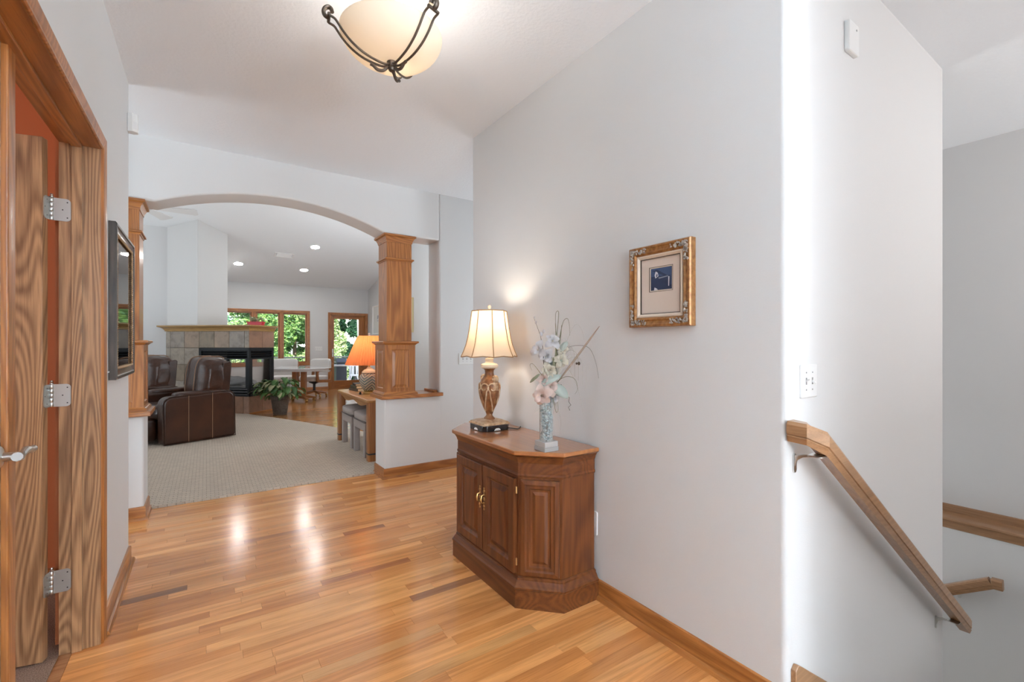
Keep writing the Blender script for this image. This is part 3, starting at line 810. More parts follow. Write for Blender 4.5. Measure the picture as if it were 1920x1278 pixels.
plate('light_switch', 'white switch plate on the wall beside the oak door casing', 'light switch', (XL, 2.645, 1.122), R(90), .072, .116, (True,))
plate('wall_outlet', 'white wall outlet just behind the dark wooden cabinet', 'outlet', (XR, 1.672, .36), R(-90), .072, .116, (), outlet=True)
t = thing('chime_box', 'small white plastic box high on the stair wall near the ceiling', 'box', (2.108, YS, 2.45))
B().prism(rounded([(-.047, -.060), (.047, -.060), (.047, .060), (-.047, .060)], .008, (0, 1, 2, 3), 4), .001, -.018, lambda u, v, q: (u, q, v)).build('cover', 'white_plastic', t, bevel=.004, angle=25)
B().lathe([(.004, 0), (.004, .001), (0, .0015)], 10).xf(Matrix.Translation((.02, -.018, .035)) @ Matrix.Rotation(R(90), 4, 'X')).build('button', 'grey_plastic', t)
t = thing('motion_sensor', 'white corner motion sensor at the end of the left wall', 'sensor', (XL, 3.372, 2.51))
B().prism(rounded([(0, -.020), (.024, -.030), (.046, -.016), (.046, .018), (.024, .026), (0, .022)], .006, (1, 2, 3, 4), 4), -.052, .052).build('housing', 'white_plastic', t, bevel=.003, angle=25)
B().prism([(.026, -.0305), (.0465, -.0165), (.0468, -.004), (.03, -.02)], -.035, .005).build('lens', 'white_gloss', t, smooth=False)
t = tag(B().lathe([(.009, 0), (.009, .003), (.004, .005), (.004, .016), (.0065, .019), (0, .022)], 12).xf(Matrix.Translation((XR, 1.771, 1.15)) @ Matrix.Rotation(R(-90), 4, 'Y')).build('wall_hook', 'bronze'), 'small dark wall hook behind the flower arrangement', 'hook')

# ------------------------------------------------------------------ stair handrails
def rail_profile():
    return [(-.020, -.036), (.020, -.036), (.027, -.017), (.0235, -.013), (.028, -.009), (.028, .022), (.021, .033), (-.021, .033), (-.028, .022), (-.028, -.009), (-.0235, -.013), (-.027, -.017)]
def rail_seg(pts, n0, n1):
    """one length of rail between two mitred plumb cuts; n0, n1 are the horizontal mitre normals, h-scale last"""
    b = B(); prof = rail_profile(); k = len(prof); vs = []
    for (p, n, hk) in ((pts[0], n0, pts[0][3]), (pts[1], n1, pts[1][3])):
        for a_, h in prof: vs.append((p[0] + n[0] * a_, p[1] + n[1] * a_, p[2] + h * hk))
    fs = [(a_, k + a_, k + (a_ + 1) % k, (a_ + 1) % k) for a_ in range(k)] + [tuple(range(k)), tuple(range(k, 2 * k))[::-1]]
    return b.add(vs, fs)
def sweep3(b, pts, prof, side):
    """profile (lateral, up) along a 3-D polyline lying in a vertical plane with lateral axis `side`"""
    P = [Vector(p) for p in pts]; side = Vector(side); k = len(prof); vs = []
    for i, p in enumerate(P):
        d1_ = (P[i] - P[i - 1]).normalized() if i else (P[1] - P[0]).normalized()
        d2_ = (P[i + 1] - P[i]).normalized() if i < len(P) - 1 else d1_
        u1 = side.cross(d1_); u2 = side.cross(d2_)
        if u1.z < 0: u1.negate()
        if u2.z < 0: u2.negate()
        m = u1 + u2; m = m / m.dot(u1)
        for a, h in prof: vs.append(p + side * a + m * h)
    fs = [(i * k + a, (i + 1) * k + a, (i + 1) * k + (a + 1) % k, i * k + (a + 1) % k) for i in range(len(P) - 1) for a in range(k)]
    fs += [tuple(range(k)), tuple(range((len(P) - 1) * k, len(P) * k))[::-1]]
    return b.add(vs, fs)
def bracket(t, loc, rz):
    """local: wall at y=0, rail out at -y"""
    M_ = Matrix.Translation(loc) @ Matrix.Rotation(rz, 4, 'Z')
    b = B().prism(rounded([(-.009, -.052), (.009, -.052), (.009, .012), (-.009, .012)], .0088, (0, 1, 2, 3), 5), .0, -.006, lambda u, v, q: (u, q, v)).xf(M_).build('bracket', 'nickel', t, angle=30)
    B().prism([(-.004, -.038), (-.012, -.010), (-.03, .004), (-.066, .012), (-.066, .020), (-.03, .014), (-.004, .006)], -.005, .005, lambda u, v, q: (q, u, v)).xf(M_).build('bracket_arm', 'nickel', b, bevel=.002)
    B().prism(rounded([(-.025, -.095), (.025, -.095), (.025, -.050), (-.025, -.050)], .01, (0, 1, 2, 3), 4), .016, .020).xf(M_).build('bracket_saddle', 'nickel', b, smooth=False)
    return b
hr = thing('stair_handrail', 'long oak handrail sloping down the bright stair wall', 'handrail', (0, 0, 0))
yr = YS - .078
zslope = -.690
Pa, Pb, Pc = (1.634, YS, .962, 1.0), (1.634, YS - .050, .958, 1.0), (1.668, yr, .930, 1.12)
Pd = (3.372, yr, .930 + zslope * (3.372 - 1.668), 1.21)
nb, nc = (-.96, -.42), (-.42, -1.06)
rail_seg((Pa, Pb), (-1, 0), nb).build('rail_return', 'rail_oak_y', hr, angle=20)
rail_seg((Pb, Pc), nb, nc).build('rail_elbow', 'rail_oak_x', hr, angle=20)
rail_seg((Pc, Pd), nc, (0, -1)).build('rail', 'rail_oak_x', hr, angle=20)
bracket(hr, (1.655, YS, .868), 0); bracket(hr, (3.20, YS, -.195), 0)
hr2 = thing('stair_handrail', 'short oak handrail of the lower flight under the oak ledge', 'handrail', (0, 0, 0))
xr = 4.53 - .075
pts = [(xr, .70, -.375), (xr, .755, -.378), (xr, 2.45, -.378 - .66 * 1.695)]
sweep3(B(), pts[:2], rail_profile(), (1, 0, 0)).build('rail_end', 'rail_oak_y', hr2, bevel=.008, angle=25)
sweep3(B(), pts[1:], rail_profile(), (1, 0, 0)).build('rail', 'rail_oak_y', hr2, angle=20)
bracket(hr2, (4.53, .93, -.535), R(-90)); bracket(hr2, (4.53, 2.2, -1.37), R(-90))

# ------------------------------------------------------------------ dark wooden console cabinet with canted corners
def cabinet():
    cx, cy = 1.41, 2.11
    t = thing('console_cabinet', 'dark cherry cabinet with canted corners holding the cream-shaded lamp', 'cabinet', (cx, cy, 0))
    xw = 1.598 - cx
    def outline(o):
        k = .4142 * o
        return [(xw, .462 + o), (1.379 - cx + 0, .462 + o)], o
    a, b, xf, xc = .462, .3146, 1.244 - cx, 1.391 - cx      # body outline
    path = [(xw, a), (xc, a), (xf, b), (xf, -b), (xc, -a), (xw, -a)]
    # travel from +y side to -y side with the front (-x) on the right hand
    B().prism(path[::-1], .02, .735).build('carcass', 'cherry_z', t, smooth=False)
    B().sweep(path, [(-.01, 0), (.030, 0), (.030, .088), (.034, .092), (.034, .100), (.026, .106), (.018, .120), (.012, .126), (.012, .134), (.004, .140), (-.01, .140)][::-1]).build('plinth', 'cherry_y', t, angle=20)
    B().sweep(path, [(-.01, .612), (.004, .614), (.007, .622), (.005, .630), (.003, .632), (.003, .682), (.006, .686), (.010, .700), (.020, .716), (.032, .724), (-.01, .726)][::-1]).build('cornice', 'cherry_y', t, angle=20)
    def off(o):
        k = .4142 * o
        return [(xw, a + o), (xc + k * 0 - k, a + o), (xf - o, b + k), (xf - o, -b - k), (xc - k, -a - o), (xw, -a - o)]
    tp = off(.036)
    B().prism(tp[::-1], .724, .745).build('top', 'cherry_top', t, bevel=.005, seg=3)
    door_r = [(0, 0), (0, .018), (.003, .020), (.046, .020), (.052, .012), (.058, .008), (.066, .007), (.090, .016)]
    for i, (y0, y1) in enumerate(((-.300, -.003), (.003, .300))):
        mp = lambda u, v, w: (xf - w, u, v)
        d = B().rings(y0, y1, .150, .604, door_r, mp).build('door', 'cherry_z', t, angle=10)
        yo = y0 if i == 0 else y1
        for z in (.205, .55):
            B().lathe([(.004, -.017), (.005, -.016), (.005, .016), (.004, .017)], 8, (xf - .006, yo + (-.004 if i == 0 else .004), z)).build('hinge', 'old_brass', d)
        yh = -.022 if i == 0 else .022
        h = B()
        for k, (rr, zz) in enumerate(((.006, .485), (.009, .470), (.007, .452), (.010, .43), (.007, .408), (.009, .390), (.006, .375))):
            h.ball((xf - .021, yh, zz), rr, 10, (.45, 1, 1.1))
        h.build('handle_plate', 'old_brass', d)
        B().tube([(xf - .022, yh, .452), (xf - .036, yh, .448), (xf - .040, yh, .43), (xf - .036, yh, .412), (xf - .022, yh, .408)], [.003, .0035, .005, .0035, .003], 8).build('handle', 'brass', d)
    for s in (-1, 1):
        p0 = Vector((xf, s * b)); p1 = Vector((xc, s * a)); e = (p1 - p0); L = e.length; e.normalize(); n = Vector((-e.y, e.x)) * s
        if n.x > 0: n = -n
        mp = lambda u, v, w, p0=p0, e=e, n=n: (p0.x + e.x * u + n.x * w, p0.y + e.y * u + n.y * w, v)
        B().rings(.012, L - .012, .150, .604, [(0, 0), (0, .014), (.020, .018), (.028, .012), (.040, .012), (.046, .005), (.056, .004), (.070, .011)], mp).build('corner_panel', 'cherry_z', t, angle=10)
    return t
cabinet()

# ------------------------------------------------------------------ table lamp on the cabinet
def urn_lamp():
    t = thing('table_lamp', 'carved bronze urn lamp with cream bell shade on the dark cabinet', 'table lamp', (1.405, 2.335, .745))
    def octo(h, c): return [(-h + c, -h), (h - c, -h), (h, -h + c), (h, h - c), (h - c, h), (-h + c, h), (-h, h - c), (-h, -h + c)]
    pb = B().prism(octo(.092, .022), 0, .034).build('plinth', 'black_gloss', t, bevel=.003)
    for M_ in (Matrix.Rotation(0, 4, 'Z'), Matrix.Rotation(-PI / 2, 4, 'Z'), Matrix.Rotation(PI / 2, 4, 'Z')):
        B().prism([(-.022, .004), (.022, .004), (.016, .013), (.008, .017), (-.008, .017), (-.016, .013)], -.0915, -.0930, lambda u, v, w: (u, w, v)).xf(M_).build('inlay', 'pearl', pb, smooth=False)
    q = B()
    def sq(h): return [(-h, -h), (h, -h), (h, h), (-h, h)]
    q.sweep(sq(.05), [(-.049, .034), (.040, .034), (.040, .040), (.034, .044), (.034, .048), (.018, .054), (.004, .060), (-.049, .062)][::-1], True)
    q.build('foot', 'antique_gold_light', t, angle=30)
    prof = [(.034, .056), (.040, .062), (.036, .068), (.024, .078), (.021, .086), (.026, .098), (.040, .130), (.055, .165), (.066, .205), (.070, .235), (.069, .262), (.060, .288), (.046, .304), (.034, .318), (.030, .335), (.032, .350), (.040, .358), (.044, .362)]
    body = B().lathe(prof, 40).xf(Matrix.Diagonal((.78, 1.05, 1, 1))).build('urn', 'antique_gold', t, angle=60)
    B().lathe([(.040, .360), (.050, .366), (.053, .374), (.051, .384), (.040, .390), (.026, .394), (.022, .402), (.026, .410), (.024, .420), (.012, .424)], 32).build('collar', 'cream_glaze', t, angle=50)
    # carved scrolls in relief on front, back and sides
    def rad(z):
        for (r0, z0), (r1, z1) in zip(prof[:-1], prof[1:]):
            if z0 <= z <= z1: return r0 + (r1 - r0) * (z - z0) / (z1 - z0)
        return .03
    def onurn(ang, z, lift=.002):
        r = rad(z) + lift; return (.78 * r * math.cos(ang), 1.05 * r * math.sin(ang), z)
    for base in (PI, PI + PI / 2, 0, PI / 2):
        for s in (-1, 1):
            pts = []
            for i in range(26):      # long leaf line ending in a volute
                u = i / 25
                if u < .55:
                    k = u / .55; pts.append(onurn(base + s * (.02 + .60 * math.sin(k * PI / 2)), .108 + .125 * k, .003))
                else:
                    k = (u - .55) / .45; a_ = -.2 + k * 1.9 * PI; rr = .030 * (1 - .62 * k)
                    pts.append(onurn(base + s * (.36 + (rr / .062) * math.cos(a_)), .243 + rr * math.sin(a_) + .006, .004))
            B().tube(pts, [.0042] * 14 + [.0042 - .0001 * j for j in range(12)], 7).build('scroll_relief', 'antique_gold_light', body)
        pts = [onurn(base + .10 * math.sin(i * .5), .115 + .012 * i, .002) for i in range(10)]
        B().tube(pts, [.004, .006, .008, .009, .010, .009, .008, .007, .005, .003], 7).build('leaf_relief', 'antique_gold', body)
    for s in (-1, 1):                # scroll handles on the shoulders
        pts = []
        for i in range(22):
            k = i / 21; a_ = -PI / 2 + k * 2.6 * PI; rr = .017 * (1 - .6 * k)
            pts.append((0, s * (.066 + rr * math.cos(a_) * .9), .302 + rr * math.sin(a_)))
        pts = [(0, s * .070, .235), (0, s * .074, .265)] + pts
        B().tube(pts, .0085, 8, 1.9, (1, 0, 0)).build('scroll_handle', 'antique_gold_light', t)
    B().lathe([(.006, .42), (.006, .705), (.0, .706)], 8).build('stem', 'brass', t)
    # bell shade: eight concave panels with ribs
    N8 = 8
    levels = [(.164, .430), (.150, .462), (.136, .500), (.125, .545), (.116, .595), (.109, .645), (.104, .685), (.101, .703)]
    sh = B(); per = 6; n = N8 * per; vs = []; fs = []
    for r, z in levels:
        for i in range(n):
            k = i % per; f = abs(k - per / 2) / (per / 2); t0 = 2 * PI * (i / n) + PI / 8
            rr = r * (math.cos(PI / 8) / math.cos((k / per - .5) * PI / 4)) * (1 + .025 * f)
            if z == .430: pass
            vs.append((rr * math.cos(t0), rr * math.sin(t0), z - (.006 * (1 - f) * -1 if z == .430 else 0)))
    for j in range(len(levels) - 1):
        for i in range(n): fs.append((j * n + i, j * n + (i + 1) % n, (j + 1) * n + (i + 1) % n, (j + 1) * n + i))
    sho = sh.add(vs, fs).build('shade', 'cream_shade', t, angle=50)
    for k in range(N8):
        i = k * per; B().tube([Vector(vs[j * n + i]) * 1.0 + Vector((vs[j * n + i][0] * .012, vs[j * n + i][1] * .012, 0)) for j in range(len(levels))], .0028, 6).build('rib_trim', 'shade_trim', sho)
    for j in (0, len(levels) - 1):
        B().tube([vs[j * n + i % n] for i in range(n + 1)], .0030, 6).build('edge_trim', 'shade_trim', sho)
    B().lathe([(.004, .70), (.012, .704), (.013, .712), (.006, .716), (.009, .722), (.011, .729), (.008, .737), (0, .742)], 14).build('finial', 'cream_glaze', t)
    for k in range(3):
        a_ = k * 2 * PI / 3; B().tube([(.004 * math.cos(a_), .004 * math.sin(a_), .703), (.100 * math.cos(a_), .100 * math.sin(a_), .702)], .0015, 5).build('shade_spider', 'brass', t)
    B().ball((0, .0, .545), .022, 14, (1, 1, 1.35)).build('bulb', 'lit_bulb', t)
    l = bpy.data.lights.new('lamp_glow', 'POINT'); l.energy = 4.3; l.color = (1, .88, .73); l.shadow_soft_size = .03
    o = bpy.data.objects.new('lamp_glow', l); COL.objects.link(o); o.parent = t; o.location = (0, 0, .645)
    B().tube([(.07, -.05, .008), (.10, -.08, .006), (.125, -.115, .004), (.15, -.10, .004), (.186, -.06, .004)], .0028, 6).build('cord', 'rubber', t)
urn_lamp()

# ------------------------------------------------------------------ glass vase with dried and silk flowers
CR = Vector((math.cos(R(-33.881)), math.sin(R(-33.881)), 0)); CF = Vector((-CR.y, CR.x, 0))   # horizontal axes of the arrangement
def leafshape(b, p0, p1, width, nrm, curl=.0, n=6, tipw=.0, fold=.15, ruffle=0.0):
    """pointed leaf or petal from p0 to p1, bowed along nrm"""
    p0, p1, nrm = Vector(p0), Vector(p1), Vector(nrm).normalized()
    d = p1 - p0; L = d.length; side = d.normalized().cross(nrm); side.normalize(); vs = []; fs = []
    for i in range(n + 1):
        k = i / n; c = p0 + d * k + nrm * (curl * L * math.sin(PI * k) * .5 - curl * L * k * k * .6)
        w = width * .5 * (math.sin(PI * min(1, k * .92 + .04)) ** .75) * (1 - tipw * k)
        up = nrm * (fold * w)
        r1, r2 = (nrm * random.uniform(-ruffle, ruffle) * width for _ in range(2))
        vs += [c + side * w * (1 + random.uniform(-ruffle, ruffle)) + up + r1, c, c - side * w * (1 + random.uniform(-ruffle, ruffle)) + up + r2]
    for i in range(n):
        o = i * 3; fs += [(o, o + 1, o + 4, o + 3), (o + 1, o + 2, o + 5, o + 4)]
    return b.add(vs, fs)
def bouquet():
    t = thing('flower_vase', 'glass cylinder vase of silk orchids and curly grasses on the dark cabinet', 'vase', (1.347, 1.712, .745))
    cb = B()
    cb.prism([(-.042, -.042), (.042, -.042), (.042, .042), (-.042, .042)], 0, .021).prism([(-.040, -.040), (.040, -.040), (.040, .040), (-.040, .040)], .020, .047)
    cb.build('crystal_base', 'crystal', t, bevel=.003)
    B().shell([(.0315, .047), (.033, .05), (.033, .245), (.0315, .246), (.0300, .245), (.0300, .052), (0, .050)], 28).build('glass_cylinder', 'clear_glass', t, angle=50)
    ch = B(); random.seed(3)
    for i in range(150):
        a_, rr, z = random.random() * 2 * PI, .0255 * math.sqrt(random.random()), random.uniform(.056, .225)
        c = Vector((rr * math.cos(a_), rr * math.sin(a_), z)); s_ = random.uniform(.0035, .0065)
        q = Matrix.Translation(c) @ Matrix.Rotation(random.random() * 6, 4, Vector((random.random(), random.random(), 1)))
        tt = B().box(-s_, s_, -s_ * .8, s_ * .8, -s_ * .5, s_ * .5).xf(q); ch.add(tt.v, tt.f)
    o = ch.build('glass_chips', 'glass_chip', t, smooth=False); o['kind'] = 'stuff'
    sc = 1 / 391.0
    def P(px, py, dep=0.0): return CR * ((px - 1023) * sc) + CF * dep + Vector((0, 0, (843 - py) * sc))
    def curve(pts, r, mat, nm='stem', n=5, dep=None):
        Q = [P(*p) for p in pts]; out = []
        for i in range(len(Q) - 1):      # catmull-rom
            p0, p1, p2, p3 = Q[max(0, i - 1)], Q[i], Q[i + 1], Q[min(len(Q) - 1, i + 2)]
            for k in range(n):
                u = k / n; out.append(.5 * ((2 * p1) + (p2 - p0) * u + (2 * p0 - 5 * p1 + 4 * p2 - p3) * u * u + (3 * p1 - p0 - 3 * p2 + p3) * u ** 3))
        out.append(Q[-1]); m = len(out)
        B().tube(out, [r * (1 - .75 * i / m) for i in range(m)], 6).build(nm, mat, t)
    for k, (x, y_) in enumerate(((1018, 745), (1030, 720), (1026, 735), (1036, 700))): curve([(1023, 825, 0), (1022 + 2 * k, 780, 0), (x, y_, -.01 * k)], .0028, 'grass_dark')
    # upright grass shoots and loops
    curve([(1026, 760, 0), (1034, 720, 0), (1040, 670, .01), (1044, 620, .01), (1046, 588, .0), (1043, 584, 0), (1040, 592, 0), (1041, 620, 0), (1046, 640, .0)], .0022, 'grass_olive', 'grass')
    curve([(1027, 760, .01), (1036, 700, .02), (1047, 640, .01), (1054, 605, 0), (1062, 598, -.01), (1065, 612, -.02), (1066, 630, -.02)], .0022, 'grass_olive', 'grass')
    curve([(1030, 740, 0), (1038, 690, -.01), (1041, 640, 0), (1040, 606, 0)], .0045, 'grass_olive', 'grass')
    curve([(1032, 740, 0), (1040, 690, .01), (1048, 645, 0), (1052, 610, .01)], .0042, 'grass_olive', 'grass')
    curve([(1034, 735, 0), (1044, 690, .02), (1060, 655, .03), (1090, 648, .05), (1108, 655, .05), (1118, 680, .04), (1123, 710, .03)], .0016, 'grass_dark', 'grass')
    curve([(1034, 735, 0), (1050, 690, -.02), (1056, 650, -.03), (1075, 610, -.02), (1088, 618, -.01), (1093, 636, 0)], .0010, 'grass_pale', 'grass')
    curve([(1036, 720, 0), (1058, 706, -.01), (1075, 710, -.02), (1080, 728, -.02), (1075, 738, -.02)], .0016, 'grass_olive', 'grass')
    curve([(1036, 725, 0), (1060, 690, .02), (1080, 720, .03), (1088, 750, .02), (1092, 776, .02)], .0010, 'grass_pale', 'grass')
    curve([(1030, 730, 0), (1012, 700, -.02), (998, 682, -.03), (992, 684, -.03), (996, 694, -.03)], .0018, 'grass_olive', 'grass')
    curve([(1034, 740, 0), (1040, 770, -.03), (1044, 765, -.03), (1042, 752, -.03), (1036, 765, -.03)], .0016, 'grass_olive', 'grass')
    curve([(1030, 745, 0), (1034, 780, -.035), (1036, 800, -.036), (1038, 815, -.036)], .0008, 'grass_pale', 'grass')
    curve([(1034, 745, 0), (1048, 780, -.03), (1047, 810, -.03)], .0008, 'grass_pale', 'grass')
    curve([(1024, 750, 0), (1004, 770, -.02), (1003, 774, -.02)], .0012, 'grass_pale', 'grass')
    for k in range(6):
        random.seed(40 + k); x = 1044 + 4 * k
        curve([(1036, 730, 0), (1042 + 2 * k, 690, .01 * k), (1050 + 5 * k, 640 + 6 * k, -.02 + .012 * k), (1060 + 7 * k, 640 + 9 * k, 0), (1062 + 7 * k, 690 + 8 * k, 0)], .0011, random.choice(['grass_olive', 'grass_pale']), 'grass')
    # zig-zag curly twig
    zz = [(1040, 715, -.02)]
    for i, (x, y_) in enumerate(((1044, 722), (1050, 720), (1052, 729), (1058, 731), (1058, 739), (1065, 744), (1064, 752), (1068, 758), (1063, 762), (1066, 768))): zz.append((x, y_, -.02))
    B().tube([P(*q) for q in zz], .0016, 6).build('curly_twig', 'grass_dark', t)
    # long brown blade
    bl = B(); leafshape(bl, P(1040, 722, 0), P(1127, 611, .06), .011, -CF, .02, 10, 0); bl.build('blade_leaf', 'blade_brown', t, solid=.0008)
    # pale sage leaves
    for a_, b_, w, c in (((1050, 703, -.02), (1006, 722, -.04), .034, .25), ((1034, 720, -.02), (1062, 744, -.03), .052, .1), ((1040, 690, .01), (1020, 660, .02), .030, .1), ((1048, 660, .0), (1062, 640, .0), .03, .1), ((1030, 730, -.01), (1060, 735, .02), .05, -.1)):
        q = B(); leafshape(q, P(*a_), P(*b_), w, -CF + Vector((0, 0, .4)), c, 7); q.build('leaf', 'sage_leaf', t, solid=.0008)
    for a_, b_, w in (((1034, 715, 0), (1043, 655, 0), .018), ((1038, 710, -.01), (1036, 670, -.02), .014)):
        q = B(); leafshape(q, P(*a_), P(*b_), w, -CF, .1, 7); q.build('leaf', 'grass_olive', t, solid=.0008)
    # orchids, lilies: whorls of petals round a centre
    def bloom(c, size, n, mat, tilt, core, seed):
        random.seed(seed); C = P(*c); f = thing0 = bpy.data.objects.new('blossom', None)
        COL.objects.link(f); f.parent = t; f.location = C
        ax = (-CF * 1.0 + CR * tilt[0] + Vector((0, 0, tilt[1]))).normalized(); u = ax.orthogonal().normalized(); v = ax.cross(u)
        for k in range(2 * n):
            lay = k >= n; a2 = 2 * PI * (k + .5 * lay) / n + random.uniform(-.25, .25); d = u * math.cos(a2) + v * math.sin(a2)
            q = B(); L = size * random.uniform(.80, 1.15) * (.7 if lay else 1); leafshape(q, d * .003, d * L + ax * L * (.75 if lay else .2), L * .62, ax, random.uniform(.1, .5), 7, -.25, .3, .10); q.build('petal', mat, f, angle=180)
        B().ball(ax * .006, size * .10, 8).build('flower_core', core, f)
    bloom((1034, 640, -.01), .042, 4, 'petal_white', (.2, .3), 'petal_cream', 1)
    bloom((1008, 656, -.02), .044, 3, 'petal_white', (-.6, .1), 'petal_cream', 2)
    bloom((1022, 668, .0), .040, 5, 'petal_white', (-.2, .1), 'petal_cream', 3)
    bloom((1027, 694, -.02), .042, 6, 'petal_cream', (0, .2), 'petal_pink', 4)
    bloom((1050, 676, .0), .040, 6, 'petal_cream', (.3, .2), 'sage_leaf', 5)
    bloom((1052, 655, .01), .030, 5, 'petal_cream', (.2, .3), 'sage_leaf', 6)
    bloom((1014, 740, -.03), .056, 5, 'petal_pink', (-.2, -.1), 'blade_brown', 7)
    bloom((1030, 724, -.02), .046, 5, 'petal_pink', (.1, .1), 'petal_cream', 8)
    bloom((1018, 712, -.02), .040, 5, 'petal_pink', (-.3, .2), 'petal_cream', 9)
    bloom((1035, 745, .01), .040, 5, 'petal_white', (.3, -.2), 'petal_cream', 10)
    # orchid spray with buds
    curve([(1018, 700, -.01), (1017, 660, -.01), (1012, 632, -.01), (1006, 614, -.01), (1000, 598, -.01)], .0018, 'grass_dark')
    for x, y_, r_ in ((1000, 596, .005), (1003, 605, .007), (1013, 627, .010), (1018, 622, .009)): B().ball(P(x, y_, -.01), r_, 10, (.8, .8, 1.2)).build('bud', 'petal_white', t)
    for a_, b_ in (((1010, 700, -.03), (996, 712, -.04)), ((1004, 704, -.03), (992, 716, -.04))):
        q = B(); leafshape(q, P(*a_), P(*b_), .014, -CF, .1, 5); q.build('leaf', 'grass_olive', t, solid=.0008)
bouquet()

# ------------------------------------------------------------------ framed print on the right wall
def small_picture():
    yc, zc_ = 1.248, 1.499; w, h = .314, .350
    t = thing('framed_print', 'small gilt framed blue print with wide cream mat on the right hall wall', 'picture', (XR, yc, zc_))
    # local plane: u = -y (viewer's right), v = z, depth towards -x
    mp = lambda u, v, q: (-q, -u, v)
    path = [(-w / 2, -h / 2), (w / 2, -h / 2), (w / 2, h / 2), (-w / 2, h / 2)]
    fr = B().sweep(path, [(0, .001), (0, .030), (-.004, .036), (-.010, .038), (-.016, .033), (-.024, .030), (-.032, .034), (-.038, .030), (-.042, .024), (-.042, .001)], True, mp).build('frame', 'gilt_frame', t, angle=30)
    random.seed(9)
    for sx in (-1, 1):
        for sy in (-1, 1):
            o_ = B()
            for k in range(80):
                along = random.random() ** 1.3 * .085; horiz = k % 2
                u = sx * (w / 2 - .012 - (along if horiz else random.uniform(0, .018))); v = sy * (h / 2 - .012 - (random.uniform(0, .018) if horiz else along))
                r_ = random.uniform(.0020, .0046); o_.ball(mp(u, v, .037), r_, 8, (.6, random.uniform(.8, 1.5), random.uniform(.8, 1.5)))
            o_.build('corner_ornament', 'silver_leaf', fr)['kind'] = 'stuff'
    B().sweep(path, [(-.041, .010), (-.041, .028), (-.046, .030), (-.056, .022), (-.056, .010)], True, mp).build('liner', 'liner_cream', t, angle=25)
    B().sweep(path, [(-.0555, .012), (-.0555, .0225), (-.058, .0225), (-.058, .012)], True, mp).build('inner_lip', 'bronze', t, smooth=False)
    iw, ih = w / 2 - .056, h / 2 - .056
    pu, pv, pw, ph = .002, .028, .060, .053     # window in the mat
    b = B(); oc = [(-iw, -ih), (iw, -ih), (iw, ih), (-iw, ih)]; ic = [(pu - pw, pv - ph), (pu + pw, pv - ph), (pu + pw, pv + ph), (pu - pw, pv + ph)]
    b.add([mp(u, v, .016) for u, v in oc + ic] + [mp(u, v, .0135) for u, v in ic], [(i, (i + 1) % 4, 4 + (i + 1) % 4, 4 + i) for i in range(4)] + [(4 + i, 4 + (i + 1) % 4, 8 + (i + 1) % 4, 8 + i) for i in range(4)])
    b.build('mat', 'mat_board', t, smooth=False)
    B().sweep([(pu - pw, pv - ph), (pu + pw, pv - ph), (pu + pw, pv + ph), (pu - pw, pv + ph)], [(0, .014), (0, .0168), (-.0016, .0168), (-.0016, .014)], True, mp).build('mat_edge', 'bronze', t, smooth=False)
    B().sweep([(pu - pw, pv - ph), (pu + pw, pv - ph), (pu + pw, pv + ph), (pu - pw, pv + ph)], [(-.001, .013), (-.001, .0145), (-.006, .0145), (-.006, .013)], True, mp).build('inner_mat', 'liner_cream', t, smooth=False)
    B().prism([(pu - pw, pv - ph), (pu + pw, pv - ph), (pu + pw, pv + ph), (pu - pw, pv + ph)], .010, .0132, mp).build('print', 'print_navy', t, smooth=False)
    for k, (poly, m) in enumerate((([(-.052, .012), (-.052, .050), (.052, .054), (.050, .010), (.02, .012)], 'print_blue'), ([(-.046, .038), (-.02, .040), (.03, .012), (.022, .008)], 'print_navy'),
                                   ([(-.034, .018), (-.028, .034), (-.018, .028), (-.014, .012), (-.030, .004)], 'print_pale'), ([(-.026, .012), (-.022, .024), (-.018, .018), (-.022, .008)], 'print_navy'),
                                   ([(-.016, .006), (.034, .010), (.036, .006), (-.010, .001)], 'print_grey'), ([(.036, -.034), (.040, -.034), (.042, .006), (.036, .006)], 'print_pale'),
                                   ([(-.036, -.046), (-.016, -.046), (-.022, -.040), (-.034, -.034)], 'print_pale'), ([(.046, -.030), (.052, -.030), (.052, .050), (.048, .050)], 'print_blue'))):
        B().prism([(pu + u, pv + v) for u, v in poly], .0133 + .00012 * k, .0136 + .00012 * k, mp).build('print_shape', m, t, smooth=False)
small_picture()

